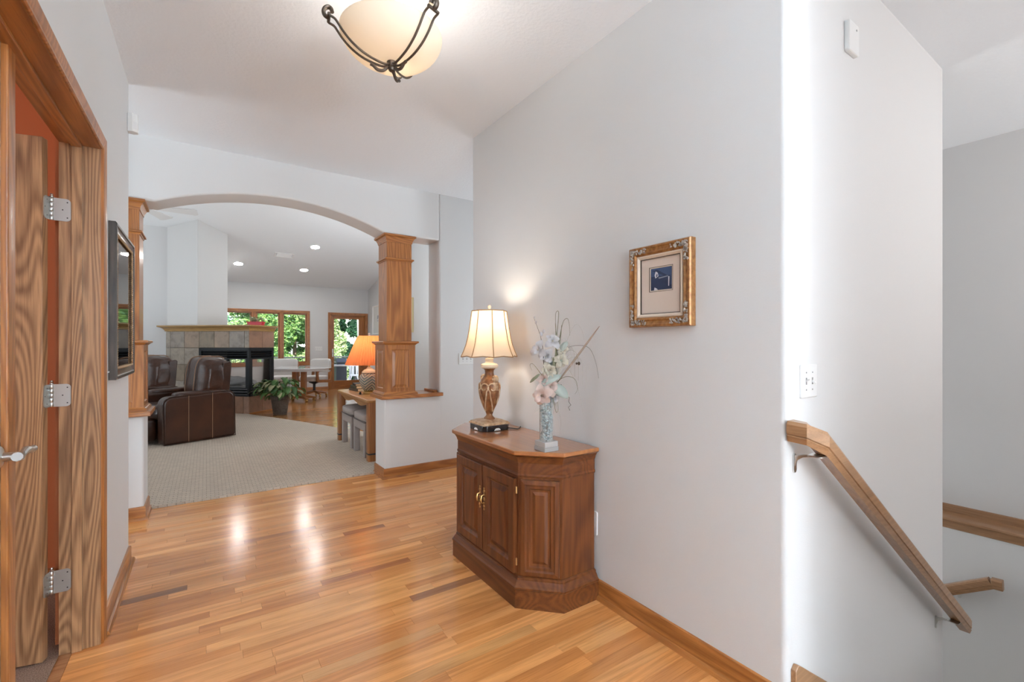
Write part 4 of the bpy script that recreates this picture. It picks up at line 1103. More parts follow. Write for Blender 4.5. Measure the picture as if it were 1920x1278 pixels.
# ------------------------------------------------------------------ large dark frame on the left wall
def big_frame():
    y0, y1, z0, z1 = 2.750, 3.375, 1.085, 1.815
    yc, zz = (y0 + y1) / 2, (z0 + z1) / 2; w, h = y1 - y0, z1 - z0
    t = thing('framed_mirror', 'dark framed glass picture with gilt rope edge beside the double doors', 'picture', (XL, yc, zz))
    mp = lambda u, v, q: (q, u, v)
    path = [(-w / 2, -h / 2), (-w / 2, h / 2), (w / 2, h / 2), (w / 2, -h / 2)]
    inward = [(0, .001), (0, .026), (-.006, .031), (-.016, .031), (-.020, .027), (-.030, .028), (-.046, .024), (-.060, .024), (-.060, .001)]
    path = path[::-1]
    B().sweep(path, [(a, b) for a, b in inward[:5]] + [(-.020, .001)], True, mp).build('frame', 'dark_frame', t, angle=25)
    B().sweep(path, [(-.019, .001), (-.019, .027), (-.032, .022), (-.046, .019), (-.046, .001)], True, mp).build('inner_frame', 'dark_red_wood', t, angle=25)
    rp = B(); iu, iv = w / 2 - .052, h / 2 - .052
    loop = [(-iu, -iv), (iu, -iv), (iu, iv), (-iu, iv), (-iu, -iv)]
    for (a, b), (c, d) in zip(loop[:-1], loop[1:]):
        L = math.hypot(c - a, d - b); n = int(L / .011)
        for k in range(n):
            f = (k + .5) / n; cx_, cy_ = a + (c - a) * f, b + (d - b) * f; ux, uy = (c - a) / L, (d - b) / L
            p = Vector(mp(cx_ - ux * .006, cy_ - uy * .006, .019)) + Vector((0, uy * .005, -ux * .005)); q = Vector(mp(cx_ + ux * .006, cy_ + uy * .006, .024)) - Vector((0, uy * .005, -ux * .005))
            rp.tube([p, (p + q) / 2 + Vector((.003, 0, 0)), q], [.003, .0055, .003], 6)
    rp.build('rope_edge', 'rope_gilt', t)
    B().prism([(-iu, -iv), (iu, -iv), (iu, iv), (-iu, iv)], .003, .010, mp).build('mat', 'mat_white', t, smooth=False)
    B().prism([(-iu * .66, -iv * .66), (iu * .66, -iv * .66), (iu * .66, iv * .66), (-iu * .66, iv * .66)], .010, .011, mp).build('print', 'print_grey', t, smooth=False)
    B().prism([(-iu, -iv), (iu, -iv), (iu, iv), (-iu, iv)], .016, .018, mp).build('glass', 'picture_glass', t, smooth=False)
big_frame()

# ------------------------------------------------------------------ ceiling bowl light in the hall
def smooth_path(Q, n):
    out = []; Q = [Vector(q) for q in Q]
    for i in range(len(Q) - 1):
        p0, p1, p2, p3 = Q[max(0, i - 1)], Q[i], Q[i + 1], Q[min(len(Q) - 1, i + 2)]
        for k in range(n):
            u = k / n; out.append(.5 * ((2 * p1) + (p2 - p0) * u + (2 * p0 - 5 * p1 + 4 * p2 - p3) * u * u + (3 * p1 - p0 - 3 * p2 + p3) * u ** 3))
    return out + [Q[-1]]
def bowl_light():
    t = thing('ceiling_light', 'cream glass bowl light with scrolled bronze arms on the hall ceiling', 'ceiling light', (.62, 1.79, HC))
    B().lathe([(.075, 0), (.078, -.012), (.06, -.026), (.02, -.032)], 28).build('canopy', 'bronze', t, angle=40)
    B().lathe([(.105, -.165), (.105, -.172), (.012, -.176)], 40).build('light_baffle', 'white_paint', t, angle=40)  # unseen disc added to hold the bulb light off the ceiling above
    B().lathe([(.009, -.03), (.009, -.36), (0, -.361)], 10).build('stem', 'bronze', t)
    pr = [(.214, -.205), (.210, -.203)]
    n = 14; outer = []
    for i in range(n + 1):
        a_ = i / n; r_ = .200 * math.cos(a_ * PI / 2) ** .70; z = -.257 - .106 * math.sin(a_ * PI / 2) ** 1.2
        outer.append((max(r_, .008), z))
    inner = [(max(r_ - .004, .006), z + .004) for r_, z in outer][::-1]
    B().shell(outer + inner + [outer[0]], 48).build('glass_bowl', 'lit_bowl', t, angle=60)
    hub = B().lathe([(0, -.398), (.012, -.396), (.016, -.388), (.014, -.380), (.019, -.372), (.021, -.360), (.017, -.352), (.008, -.350)], 20).build('finial', 'bronze', t, angle=40)
    prof = [(.030, -.376), (.070, -.370), (.115, -.354), (.155, -.328), (.185, -.298), (.203, -.274), (.216, -.258), (.236, -.250)]
    dirs = [R(50), R(170), R(290)]
    for d in dirs:
        e = Vector((math.cos(d), math.sin(d), 0)); s = Vector((-e.y, e.x, 0)); arm = None
        for q, k in enumerate((-1, 1)):
            pts = [e * .012 + Vector((0, 0, -.372)) + s * .006 * k]
            for i, (r_, z) in enumerate(prof): pts.append(e * r_ + Vector((0, 0, z - .004)) + s * k * (.010 + .013 * math.sin(PI * min(1, i / 5) * .5)))
            o = B().tube(smooth_path(pts, 4), .0046, 10).build('arm', 'bronze', t if arm is None else arm)
            if arm is None: arm = o
        c = e * .236 + Vector((0, 0, -.250))
        B().tube([c + s * .026, c - s * .026], .0062, 8).build('cross_bar', 'bronze', arm)
        cur = [c + e * .022 * math.sin(a_) * (1 - .05 * j) + Vector((0, 0, .020 - .020 * math.cos(a_))) for j, a_ in enumerate([k * .5 for k in range(10)])]
        B().tube(smooth_path(cur, 2), .0075, 12, 1.3, s).build('scroll', 'bronze', arm)
        tail = [e * .016 + Vector((0, 0, -.384)), e * .034 + Vector((0, 0, -.402)), e * .056 + Vector((0, 0, -.404)), e * .072 + Vector((0, 0, -.392)), e * .084 + Vector((0, 0, -.388))]
        B().tube(smooth_path(tail, 4), .0062, 10).build('tail_scroll', 'bronze', arm)
    for k in (0, 1, 2): B().lathe([(.010, -.178), (.020, -.190), (.026, -.215), (.018, -.236), (0, -.240)], 14, (.085 * math.cos(k * 2.09 + .3), .085 * math.sin(k * 2.09 + .3), 0)).build('bulb', 'white_gloss', t)
    l = bpy.data.lights.new('bowl_glow', 'POINT'); l.energy = 7; l.color = (1, .97, .92); l.shadow_soft_size = .06
    o = bpy.data.objects.new('bowl_glow', l); COL.objects.link(o); o.parent = t; o.location = (.03, .03, -.288)
bowl_light()

# ------------------------------------------------------------------ fireplace peninsula (turned 45 degrees)
def fireplace():
    t = thing('fireplace', 'three-sided gas fireplace clad in slate tiles under an oak mantel', 'fireplace', (.629, 9.311, 0), R(-45))
    L1, L2 = 1.77, .63                         # local: front face y=0 from x=-L1..0, right face x=0 from y=0..L2
    ZH, ZT, ZM = .322, 1.184, 1.487           # hearth top, top of firebox, underside of mantel
    xb0 = -1.043                               # left edge of the firebox
    core = B().box(-L1 + .012, -.012, .012, L2 - .012, 0, ZH - .002).box(-L1 + .012, xb0 - .002, .012, L2 - .012, ZH - .002, ZT).box(-L1 + .012, -.012, .012, L2 - .012, ZT + .002, ZM)
    core.build('core', 'grout', t, smooth=False)
    cols = [(.30, .235, .170), (.335, .285, .235), (.31, .27, .235), (.36, .315, .27), (.27, .215, .16), (.33, .25, .19)]
    red = [(.30, .165, .105), (.27, .14, .085), (.33, .19, .13)]
    random.seed(12)
    def tile(mp, u0, u1, v0, v1, col):
        g = .003
        o = B().rings(u0 + g, u1 - g, v0 + g, v1 - g, [(0, .012), (0, -.001), (.004, -.004)], mp).build('tile', 'slate_tile', t, smooth=False); o.color = (*col, 1)
    fr = lambda u, v, w: (u, w, v)            # front face, outwards = -y
    rt = lambda u, v, w: (-w, u, v)           # right face
    us = [-L1, -1.67, -1.36, xb0, -.72, -.407, -.093, 0]
    for a, b in zip(us[:-1], us[1:]): tile(fr, a, b, ZT, ZM, random.choice(cols))
    zs = [0, .27, .58, .88, ZT]
    for a, b in zip(us[:3], us[1:4]):
        for c, d in zip(zs[:-1], zs[1:]): tile(fr, a, b, c, d, random.choice(cols[:5]))
    for a, b in ((xb0, -.72), (-.72, -.407), (-.407, -.115), (-.115, 0)): tile(fr, a, b, 0, ZH, random.choice(red + cols[5:]))
    for a, b in ((0, .324), (.324, L2)): tile(rt, a, b, ZT, ZM, random.choice(red)); tile(rt, a, b, 0, ZH, random.choice(red))
    # base molding on the right face
    B().box(0, .016, 0, L2, 0, .03).build('base_molding', 'oak_y', t, bevel=.004)
    # mantel
    path = [(-L1, L2 - .05), (-L1, 0), (0, 0), (0, L2)]
    B().sweep(path, [(-.02, ZM), (.012, ZM), (.014, ZM + .022), (.022, ZM + .028), (.030, ZM + .045), (.055, ZM + .066), (.090, ZM + .080), (.098, ZM + .086), (.098, ZM + .104), (-.02, ZM + .104)][::-1]).build('mantel_molding', 'mantel_oak', t, angle=20)
    B().prism([(-L1 - .09, -.09), (.09, -.09), (.09, L2), (-L1 - .09, L2 - .05)], ZM + .09, ZM + .1045).build('mantel_top', 'mantel_oak', t, smooth=False)
    # firebox: black frame wrapping the corner
    fb = B()
    for z0, z1 in ((ZT - .05, ZT), (ZH, ZH + .03), (ZT - .205, ZT - .185), (ZH + .135, ZH + .155)):
        fb.box(xb0, .0, -.010, .03, z0, z1).box(-.03, .010, -.010, L2 - .02, z0, z1)
    for x0, x1 in ((xb0, xb0 + .05), (-.028, .010)): fb.box(x0, x1, -.010, .03, ZH, ZT)
    fb.box(-.03, .010, L2 - .07, L2 - .02, ZH, ZT)
    f_ = fb.build('firebox_frame', 'black_metal', t, smooth=False)
    for k in range(3):
        z = ZT - .075 - .038 * k
        B().prism([(-.008, z + .012), (.02, z - .012), (.02, z - .004), (-.008, z + .018)], xb0 + .05, -.028, lambda u, v, w: (w, u, v)).build('louver', 'black_metal', f_, smooth=False)
        B().prism([(.008, z + .012), (-.02, z - .012), (-.02, z - .004), (.008, z + .018)], .03, L2 - .07, lambda u, v, w: (u, w, v)).build('louver', 'black_metal', f_, smooth=False)
    for k in range(2):
        z = ZH + .052 + .045 * k
        B().prism([(-.008, z + .014), (.02, z - .014), (.02, z - .004), (-.008, z + .022)], xb0 + .05, -.028, lambda u, v, w: (w, u, v)).build('louver', 'black_metal', f_, smooth=False)
        B().prism([(.008, z + .014), (-.02, z - .014), (-.02, z - .004), (.008, z + .022)], .03, L2 - .07, lambda u, v, w: (u, w, v)).build('louver', 'black_metal', f_, smooth=False)
    za, zb_ = ZH + .155, ZT - .205
    g1 = B()
    for x0, x1 in ((xb0 + .05, xb0 + .075), (-.07, -.028)): B().box(x0, x1, -.004, .018, za, zb_).build('glass_stile', 'black_metal', f_, smooth=False)
    B().box(xb0 + .075, -.07, .004, .008, za, zb_).build('front_glass', 'window_glass', f_, smooth=False)
    for y0_, y1_ in ((.03, .075), (L2 - .11, L2 - .07)): B().box(-.018, .004, y0_, y1_, za, zb_).build('glass_stile', 'black_metal', f_, smooth=False)
    B().box(-.008, -.004, .075, L2 - .11, za, zb_).build('side_glass', 'window_glass', f_, smooth=False)
    # inside: back lining, floor, ceramic logs
    B().box(xb0 + .003, xb0 + .02, .03, L2 - .03, ZH, ZT - .01).build('fire_lining', 'log_grey', t, smooth=False)
    B().box(xb0 + .01, -.03, .03, L2 - .03, ZH + .02, za).build('burner_tray', 'log_grey', t, smooth=False)
    B().box(xb0, xb0 + .075, L2 - .03, L2 - .012, ZH, ZT).box(-.07, -.01, L2 - .03, L2 - .012, ZH, ZT).box(xb0 + .075, -.07, L2 - .03, L2 - .012, zb_, ZT).box(xb0 + .075, -.07, L2 - .03, L2 - .012, ZH, za).build('rear_glass_frame', 'black_metal', f_, smooth=False)
    B().box(xb0 + .07, -.065, L2 - .023, L2 - .019, za - .003, zb_ + .003).build('rear_glass', 'window_glass', f_, smooth=False)
    for k, (x, y_, a_, l_) in enumerate(((-.62, .22, .2, .62), (-.42, .34, -.25, .66), (-.75, .40, .4, .5), (-.5, .28, .9, .5))):
        M_ = Matrix.Translation((x, y_, za + .06 + .05 * (k // 2))) @ Matrix.Rotation(a_, 4, 'Z') @ Matrix.Rotation(.1 * k - .15, 4, 'Y')
        B().tube([(-l_ / 2, 0, 0), (-l_ / 4, .01, .01), (0, -.01, 0), (l_ / 4, .01, .012), (l_ / 2, 0, 0)], [.045, .055, .05, .055, .04], 9).xf(M_).build('ceramic_log', 'log_grey', t)
    # chimney chase up to the ceiling
    return t
fireplace()
ch = B()
Mf = Matrix.Translation((.629, 9.311, 0)) @ Matrix.Rotation(R(-45), 4, 'Z')
ch.box(-1.765, -1.10, .02, .70, 1.592, 4.2).xf(Mf)
struct(ch.build('wall_chimney', 'wall_paint', smooth=False), 'grey chimney chase rising above the fireplace')
def red_planter():
    p = Mf @ Vector((-.20, .40, 0))
    t = thing('window_planter', 'small red trough of seedlings on the fireplace mantel', 'planter', (p.x, p.y, 1.5915), R(-34))
    B().prism([(-.13, 0), (.13, 0), (.145, .075), (-.145, .075)], -.05, .05, lambda u, v, w: (u, w, v)).build('trough', 'red_plastic', t, bevel=.004)
    B().box(-.15, .15, -.058, .058, .062, .078).build('rim', 'red_plastic', t, bevel=.003)
    random.seed(5)
    for k in range(14):
        x = random.uniform(-.11, .11); q = B(); leafshape(q, (x, random.uniform(-.03, .03), .07), (x + random.uniform(-.06, .06), random.uniform(-.06, .06), random.uniform(.12, .20)), .03, (random.uniform(-1, 1), -1, .4), .3, 5)
        q.build('leaf', 'leaf_house_pale', t, solid=.001)
red_planter()

# ------------------------------------------------------------------ leather recliners
def recliner():
    t = thing('recliner', 'brown leather recliner whose stitched side panel shows fully', 'recliner', (-.235, 7.477, 0), R(202.4), 'brown leather recliners by the fireplace')
    def arm(s):
        prof = rounded([(-.415, .025), (.405, .025), (.415, .60), (-.415, .635)], .11, (2,), 8)
        prof = rounded([(-.415, .025), (.405, .025), (.415, .600), (-.405, .640)], .10, (2, 3), 8)
        y0, y1 = (.285, .475) if s > 0 else (-.475, -.285)
        a = B().prism(prof, y0, y1, lambda u, v, w: (u, w, v)).build('arm', 'leather', t, bevel=.030, seg=4, angle=30)
        yo = s * .476
        for x in (-.13, .14):
            B().tube([(x, yo, .035), (x, yo, .600 + (.018 if x < 0 else .003))], .0035, 6).build('stitch_line', 'stitch', a)
        B().tube([(p[0] * .992, yo - s * .006, p[1] * .992 + .003) for p in prof] + [(prof[0][0] * .992, yo - s * .006, prof[0][1])], .005, 6).build('piping', 'leather', a)
        B().cushion((-.02, (y0 + y1) / 2, .615), (.60, .185, .075), .5).build('arm_pad', 'leather', a)
    arm(1); arm(-1)
    B().box(-.36, .36, -.29, .29, .05, .34).build('base', 'leather', t, bevel=.02)
    def puff(amp, sc, seed):
        return lambda p, q: p * (1 + amp * mnoise.noise(Vector((p.x * sc + seed, p.y * sc, p.z * sc))))
    B().cushion((.16, 0, .40), (.66, .57, .20), .42, 40, 20, puff(.05, 7, 1)).build('seat_cushion', 'leather', t)
    B().cushion((.47, 0, .19), (.16, .57, .30), .45, 36, 18, puff(.06, 8, 4)).build('footrest', 'leather', t)
    # back: plump bolster with pleated ends
    def backfn(p, q):
        end = max(0, abs(q.y) - .55) / .45
        pl = .055 * end * math.sin(q.z * 17 + 3 * mnoise.noise(Vector((q.x * 2, q.z * 3, q.y))))
        r = 1 + .045 * mnoise.noise(p * 6) + pl
        yy_ = math.copysign(.020 * end * (.6 + .4 * math.sin(q.x * 3)) * math.sin(q.z * 12 + q.x * 2.5 + 3 * mnoise.noise(Vector((q.x * 2, q.z * 2, 1)))), q.y)
        return Vector((p.x * r * (1 - .10 * end) - .10 * p.z, p.y * (1 - .02 * abs(q.z)) + yy_, p.z * r))
    bk = B().cushion((-.245, 0, .795), (.36, .66, .56), .50, 56, 36, backfn).build('backrest', 'leather', t, angle=180)
    for y in (-.13, .13):
        pts = []
        for i in range(15):
            a_ = R(-70 + 200 * i / 14); sx, sz = math.cos(a_), math.sin(a_)
            px, pz = .19 * math.copysign(abs(sx) ** .5, sx), .29 * math.copysign(abs(sz) ** .5, sz)
            pts.append((-.245 + px - .10 * pz, y, .795 + pz))
        B().tube(pts, .0065, 6).build('seam_piping', 'stitch', bk)
    for sgn in (-1, 1):
        B().prism(rounded([(-.40, .52), (-.28, .52), (-.325, 1.00), (-.44, 1.02)], .03, (2, 3), 5), sgn * .27, sgn * .325, lambda u, v, w: (u, w, v)).build('back_wing', 'leather', bk, bevel=.012, seg=3)
    B().lathe([(.012, 0), (.012, .006), (0, .01)], 12).xf(Matrix.Translation((.10, .476, .48)) @ Matrix.Rotation(R(-90), 4, 'X')) if False else None
    return t
rc = recliner()
rc2 = copy_tree(rc); rc2.location = (-.90, 8.53, 0); rc2.rotation_euler = (0, 0, R(212))
rc2['label'] = 'brown leather recliner standing behind the other, closer to the fireplace wall'

# ------------------------------------------------------------------ potted plant
def plant():
    t = thing('potted_plant', 'leafy green house plant in a brown ribbed pot by the fireplace', 'plant', (1.09, 9.03, 0))
    pot = B().lathe([(.105, 0), (.112, .01), (.145, .27), (.150, .275), (.158, .28), (.160, .33), (.150, .334), (.140, .32), (.135, .27)], 36).build('pot', 'planter_resin', t, angle=30)
    for z in (.05, .11, .17, .23): B().tube([((.1105 + z * .127) * math.cos(a_), (.1105 + z * .127) * math.sin(a_), z) for a_ in [2 * PI * i / 32 for i in range(33)]], .0035, 5).build('pot_rib', 'planter_resin', pot)
    B().lathe([(.138, .31), (.0, .315)], 24).build('soil', 'soil', t)
    random.seed(17)
    for k in range(120):
        a_ = random.random() * 2 * PI; lean = random.uniform(.1, 1.0); h = random.uniform(.02, .34) * (1.15 - .55 * lean) + .33
        r_ = .08 + .24 * lean
        p1 = Vector((r_ * math.cos(a_), r_ * math.sin(a_), h)); p0 = Vector((.06 * math.cos(a_), .06 * math.sin(a_), .31))
        d = Vector((math.cos(a_ + random.uniform(-.6, .6)), math.sin(a_ + random.uniform(-.6, .6)), random.uniform(-.9, .25)))
        L = random.uniform(.11, .20); q = B()
        leafshape(q, p1, p1 + d.normalized() * L, L * .52, Vector((0, 0, 1)) + d * .3, .3, 5)
        q.build('leaf', 'leaf_house' if random.random() < .68 else 'leaf_house_pale', t, solid=.0012)
        if k % 2 == 0: B().tube([p0, (p0 + p1) / 2 + Vector((0, 0, .05)), p1], .003, 5).build('leaf_stem', 'leaf_house', t)
plant()

# ------------------------------------------------------------------ console table, stools, orange lamp, books
def console_table():
    t = thing('sofa_table', 'long oak sofa table behind the half wall carrying the orange lamp', 'table', (1.64, 5.49, 0))
    prof = rounded([(-.235, -.70), (.22, -.70), (.22, .70), (-.235, .70)], .06, (0, 3), 6)
    B().prism(prof, .628, .660).build('tabletop', 'table_oak', t, bevel=.010, seg=3)
    fa = []
    for i in range(25):
        y_ = -.58 + 1.16 * i / 24; fa.append((y_, .580 + .018 * math.cos(y_ / .58 * PI * 2)))
    B().prism([(-.58, .63)] + fa + [(.58, .63)], -.205, -.185, lambda u, v, w: (w, u, v)).build('apron', 'table_oak', t, smooth=False)
    B().prism([(-.58, .63), (-.58, .56), (.58, .56), (.58, .63)], .17, .19, lambda u, v, w: (w, u, v)).build('apron', 'table_oak', t, smooth=False)
    for y_ in (-.62, .62): B().box(-.19, .18, y_ - .01, y_ + .01, .55, .63).build('apron', 'table_oak', t, smooth=False)
    for x, y_ in ((-.185, -.645), (-.185, .645), (.17, -.645), (.17, .645)):
        lg_ = B().prism(rounded([(x - .045, y_ - .05), (x + .045, y_ - .05), (x + .045, y_ + .05), (x - .045, y_ + .05)], .02, (0, 1, 2, 3), 4), 0, .63).build('leg', 'chair_oak', t, angle=30)
        B().prism(rounded([(x - .048, y_ - .053), (x + .048, y_ - .053), (x + .048, y_ + .053), (x - .048, y_ + .053)], .02, (0, 1, 2, 3), 4), .085, .10).build('leg_band', 'grill_black', lg_, angle=30)
    return t
console_table()
def stool(loc, label):
    t = thing('upholstered_stool', label, 'stool', loc, 0, 'fabric stools under the sofa table')
    B().cushion((0, 0, .425), (.46, .48, .09), .30, 40, 16, lambda p, q: Vector((p.x, p.y, p.z + (.022 * (1 - q.x * q.x) * (1 - q.y * q.y) if q.z > 0 else 0)))).build('seat_cushion', 'stool_fabric', t)
    B().tube([(x, y_, .382) for x, y_ in rounded([(-.226, -.236), (.226, -.236), (.226, .236), (-.226, .236)], .03, (0, 1, 2, 3), 4) + [(-.226, -.206)]], .006, 6).build('piping', 'stool_piping', t)
    B().box(-.22, .22, -.23, .23, .285, .385).build('apron', 'stool_fabric', t, bevel=.008)
    for x in (-.19, .19):
        for y_ in (-.20, .20): B().box(x - .03, x + .03, y_ - .03, y_ + .03, 0, .29).build('leg', 'stool_fabric', t, bevel=.006)
    return t
stool((1.645, 5.765, .014), 'mauve fabric stool tucked under the table at the dining side')
stool((1.645, 5.215, .014), 'mauve fabric stool tucked under the table next to the half wall')
def orange_lamp():
    t = thing('table_lamp', 'chevron ceramic jar lamp with pleated orange shade on the sofa table', 'table lamp', (1.62, 5.48, .660))
    B().lathe([(.075, 0), (.080, .006), (.080, .028), (.070, .034), (.062, .04)], 32).build('foot', 'brass', t, angle=30)
    B().lathe([(.062, .038), (.080, .060), (.100, .095), (.115, .140), (.119, .175), (.113, .205), (.095, .232), (.078, .245)], 40).build('jar', 'chevron_glaze', t, angle=60)
    B().lathe([(.078, .243), (.088, .250), (.086, .258), (.060, .285), (.030, .300), (.026, .312), (.014, .318)], 32).build('jar_lid', 'jar_neck', t, angle=40)
    B().lathe([(.012, .31), (.012, .36), (.007, .365), (.007, .69)], 10).build('stem', 'brass', t)
    nn = 96
    wob = lambda i, n, z: 1 + (.026 if i % 2 else -.026)
    sh = B().shell([(.270, .346), (.232, .440), (.196, .530), (.160, .620), (.126, .690)], nn, (0, 0, 0), wob).build('shade', 'orange_shade', t, smooth=False)
    B().lathe([(.005, .69), (.010, .695), (.006, .703), (.010, .712), (.005, .724), (0, .726)], 12).build('finial', 'pearl', t)
    for k in range(3):
        a_ = k * 2 * PI / 3; B().tube([(0, 0, .69), (.124 * math.cos(a_), .124 * math.sin(a_), .688)], .002, 5).build('shade_spider', 'brass', t)
    B().ball((0, 0, .46), .028, 14, (1, 1, 1.3)).build('bulb', 'lit_bulb', t)
    l = bpy.data.lights.new('orange_lamp_glow', 'POINT'); l.energy = 7; l.color = (1, .80, .58); l.shadow_soft_size = .03
    o = bpy.data.objects.new('orange_lamp_glow', l); COL.objects.link(o); o.parent = t; o.location = (0, 0, .545)
    B().lathe([(.012, 0), (.014, .01), (.010, .028), (0, .03)], 12, (-.115, -.03, 0)).build('dimmer_knob', 'rubber', t)
orange_lamp()
for k, (m, w, d, h, a_, lb) in enumerate((('book_brown', .20, .27, .032, 8, 'brown book at the bottom of the small pile behind the orange lamp'), ('book_green', .19, .25, .034, 2, 'olive book in the middle of the small pile behind the orange lamp'), ('book_black', .17, .23, .026, -6, 'dark book on top of the small pile behind the orange lamp'))):
    z = .660 + (0, .0325, .067)[k]
    t = thing('book', lb, 'book', (1.645, 5.93, z), R(a_), 'books piled on the sofa table')
    B().box(-w / 2, w / 2, -d / 2, d / 2, 0, .004).box(-w / 2, w / 2, -d / 2, d / 2, h - .004, h).box(-w / 2, -w / 2 + .005, -d / 2, d / 2, 0, h).build('cover', m, t, bevel=.001)
    B().box(-w / 2 + .005, w / 2 - .006, -d / 2 + .005, d / 2 - .005, .004, h - .004).build('pages', 'paper', t, smooth=False)

# ------------------------------------------------------------------ dining table and chairs
def dining():
    t = thing('dining_table', 'white oval dining table on an oak trestle with casters', 'table', (1.68, 11.0, 0), R(-33.9))
    n = 48; ov = []
    for i in range(n):
        a_ = 2 * PI * i / n; ov.append((.69 * math.copysign(abs(math.cos(a_)) ** .8, math.cos(a_)), .50 * math.copysign(abs(math.sin(a_)) ** .8, math.sin(a_))))
    B().prism(ov, .712, .735).build('tabletop', 'table_white', t, bevel=.006, seg=3)
    B().prism([(u * .93, v * .9) for u, v in ov], .665, .712).build('apron', 'white_fabric', t)
    for x in (-.06, .13):
        B().box(x - .05, x + .05, -.055, .055, .10, .70).build('post', 'chair_oak', t, bevel=.012)
    for k, a_ in enumerate((R(12), R(-38))):
        M_ = Matrix.Translation((.035, 0, 0)) @ Matrix.Rotation(a_, 4, 'Z')
        f = B().prism([(-.34, .060), (.34, .060), (.34, .085), (.10, .130), (-.10, .130), (-.34, .085)], -.04, .04, lambda u, v, w: (u, w, v)).xf(M_).build('foot', 'chair_oak', t, bevel=.008)
        for s in (-1, 1):
            B().tube([M_ @ Vector((s * .30, -.022, .03)), M_ @ Vector((s * .30, .022, .03))], .03, 14).build('caster', 'brass', f)
    return t
dining()
def dining_chair(loc, rz, label):
    t = thing('dining_chair', label, 'chair', loc, rz, 'caster chairs at the dining table')
    B().cushion((.02, 0, .44), (.52, .50, .13), .35).build('seat', 'white_fabric', t)
    def curved(p, q): return Vector((p.x - .10 * (1 - q.y * q.y) * 1.0 + .02, p.y, p.z))
    B().cushion((-.22, 0, .735), (.10, .60, .33), .35, 40, 16, curved).build('backrest', 'white_fabric', t)
    for s in (-1, 1):
        lp = rounded([(-.26, .33), (.22, .36), (.24, .66), (-.30, .70)], .06, (0, 1, 2, 3), 5)
        ip = rounded([(-.21, .40), (.165, .42), (.18, .605), (-.235, .640)], .035, (0, 1, 2, 3), 5)
        b = B(); y0, y1 = s * .265, s * .310
        m = len(lp)
        vs = [(u, y0, v) for u, v in lp] + [(u, y0, v) for u, v in ip] + [(u, y1, v) for u, v in lp] + [(u, y1, v) for u, v in ip]; fs = []
        for i in range(m):
            j = (i + 1) % m
            fs += [(i, j, m + j, m + i), (2 * m + i, 2 * m + j, 3 * m + j, 3 * m + i), (i, j, 2 * m + j, 2 * m + i), (m + i, m + j, 3 * m + j, 3 * m + i)]
        b.add(vs, fs).build('arm_frame', 'chair_oak', t, bevel=.006)
        B().ball((-.27, s * .285, .74), .045, 12, (.7, .8, 1.5)).build('back_post', 'chair_oak', t)
    B().lathe([(.03, .10), (.03, .30), (.12, .34), (.12, .38)], 16).build('pedestal', 'grill_black', t)
    for k in range(5):
        a_ = 2 * PI * k / 5; c, s_ = math.cos(a_), math.sin(a_)
        l_ = B().tube([(.02 * c, .02 * s_, .13), (.15 * c, .15 * s_, .10), (.27 * c, .27 * s_, .075)], [.028, .024, .018], 8).build('base_leg', 'chair_oak', t)
        B().ball((.27 * c, .27 * s_, .030), .030, 12, (.6, 1, 1)).build('caster', 'brass', l_)
    return t
dining_chair((2.14, 11.66, 0), R(215), 'white cushioned oak armchair with its arm loop showing beside the table')
dining_chair((1.52, 12.05, 0), R(255), 'white cushioned oak armchair behind the middle of the dining table')

# ------------------------------------------------------------------ framed prints on the living room wall
def wall_print(y0, y1, frame_mat, label):
    yc = (y0 + y1) / 2; w = y1 - y0; z0, z1 = 1.52, 2.30; h = z1 - z0
    t = thing('framed_print', label, 'picture', (XW, yc, (z0 + z1) / 2))
    mp = lambda u, v, q: (-q, -u, v)
    path = [(-w / 2, -h / 2), (w / 2, -h / 2), (w / 2, h / 2), (-w / 2, h / 2)]
    B().sweep(path, [(0, .001), (0, .035), (-.012, .04), (-.03, .03), (-.03, .001)], True, mp).build('frame', frame_mat, t, angle=25)
    iu, iv = w / 2 - .029, h / 2 - .029
    B().prism([(-iu, -iv), (iu, -iv), (iu, iv), (-iu, iv)], .004, .012, mp).build('mat', 'mat_white', t, smooth=False)
    pr = B().prism([(-.14, -.05), (.14, -.05), (.14, .14), (-.14, .14)], .012, .014, mp).build('print', 'print_pale', t, smooth=False)
    for poly in ([(-.10, .02), (-.02, .03), (.01, .11), (-.08, .12)], [(.02, -.02), (.10, 0), (.08, .08), (.04, .05)], [(-.11, -.03), (-.03, -.035), (-.03, -.01)]):
        B().prism(poly, .014, .015, mp).build('print_shape', 'print_grey', pr, smooth=False)
wall_print(11.70, 12.68, 'white_paint', 'white framed print with wide white mat on the wall behind the orange lamp')
wall_print(9.72, 10.70, 'pale_gold', 'gold framed print half hidden behind the oak column')

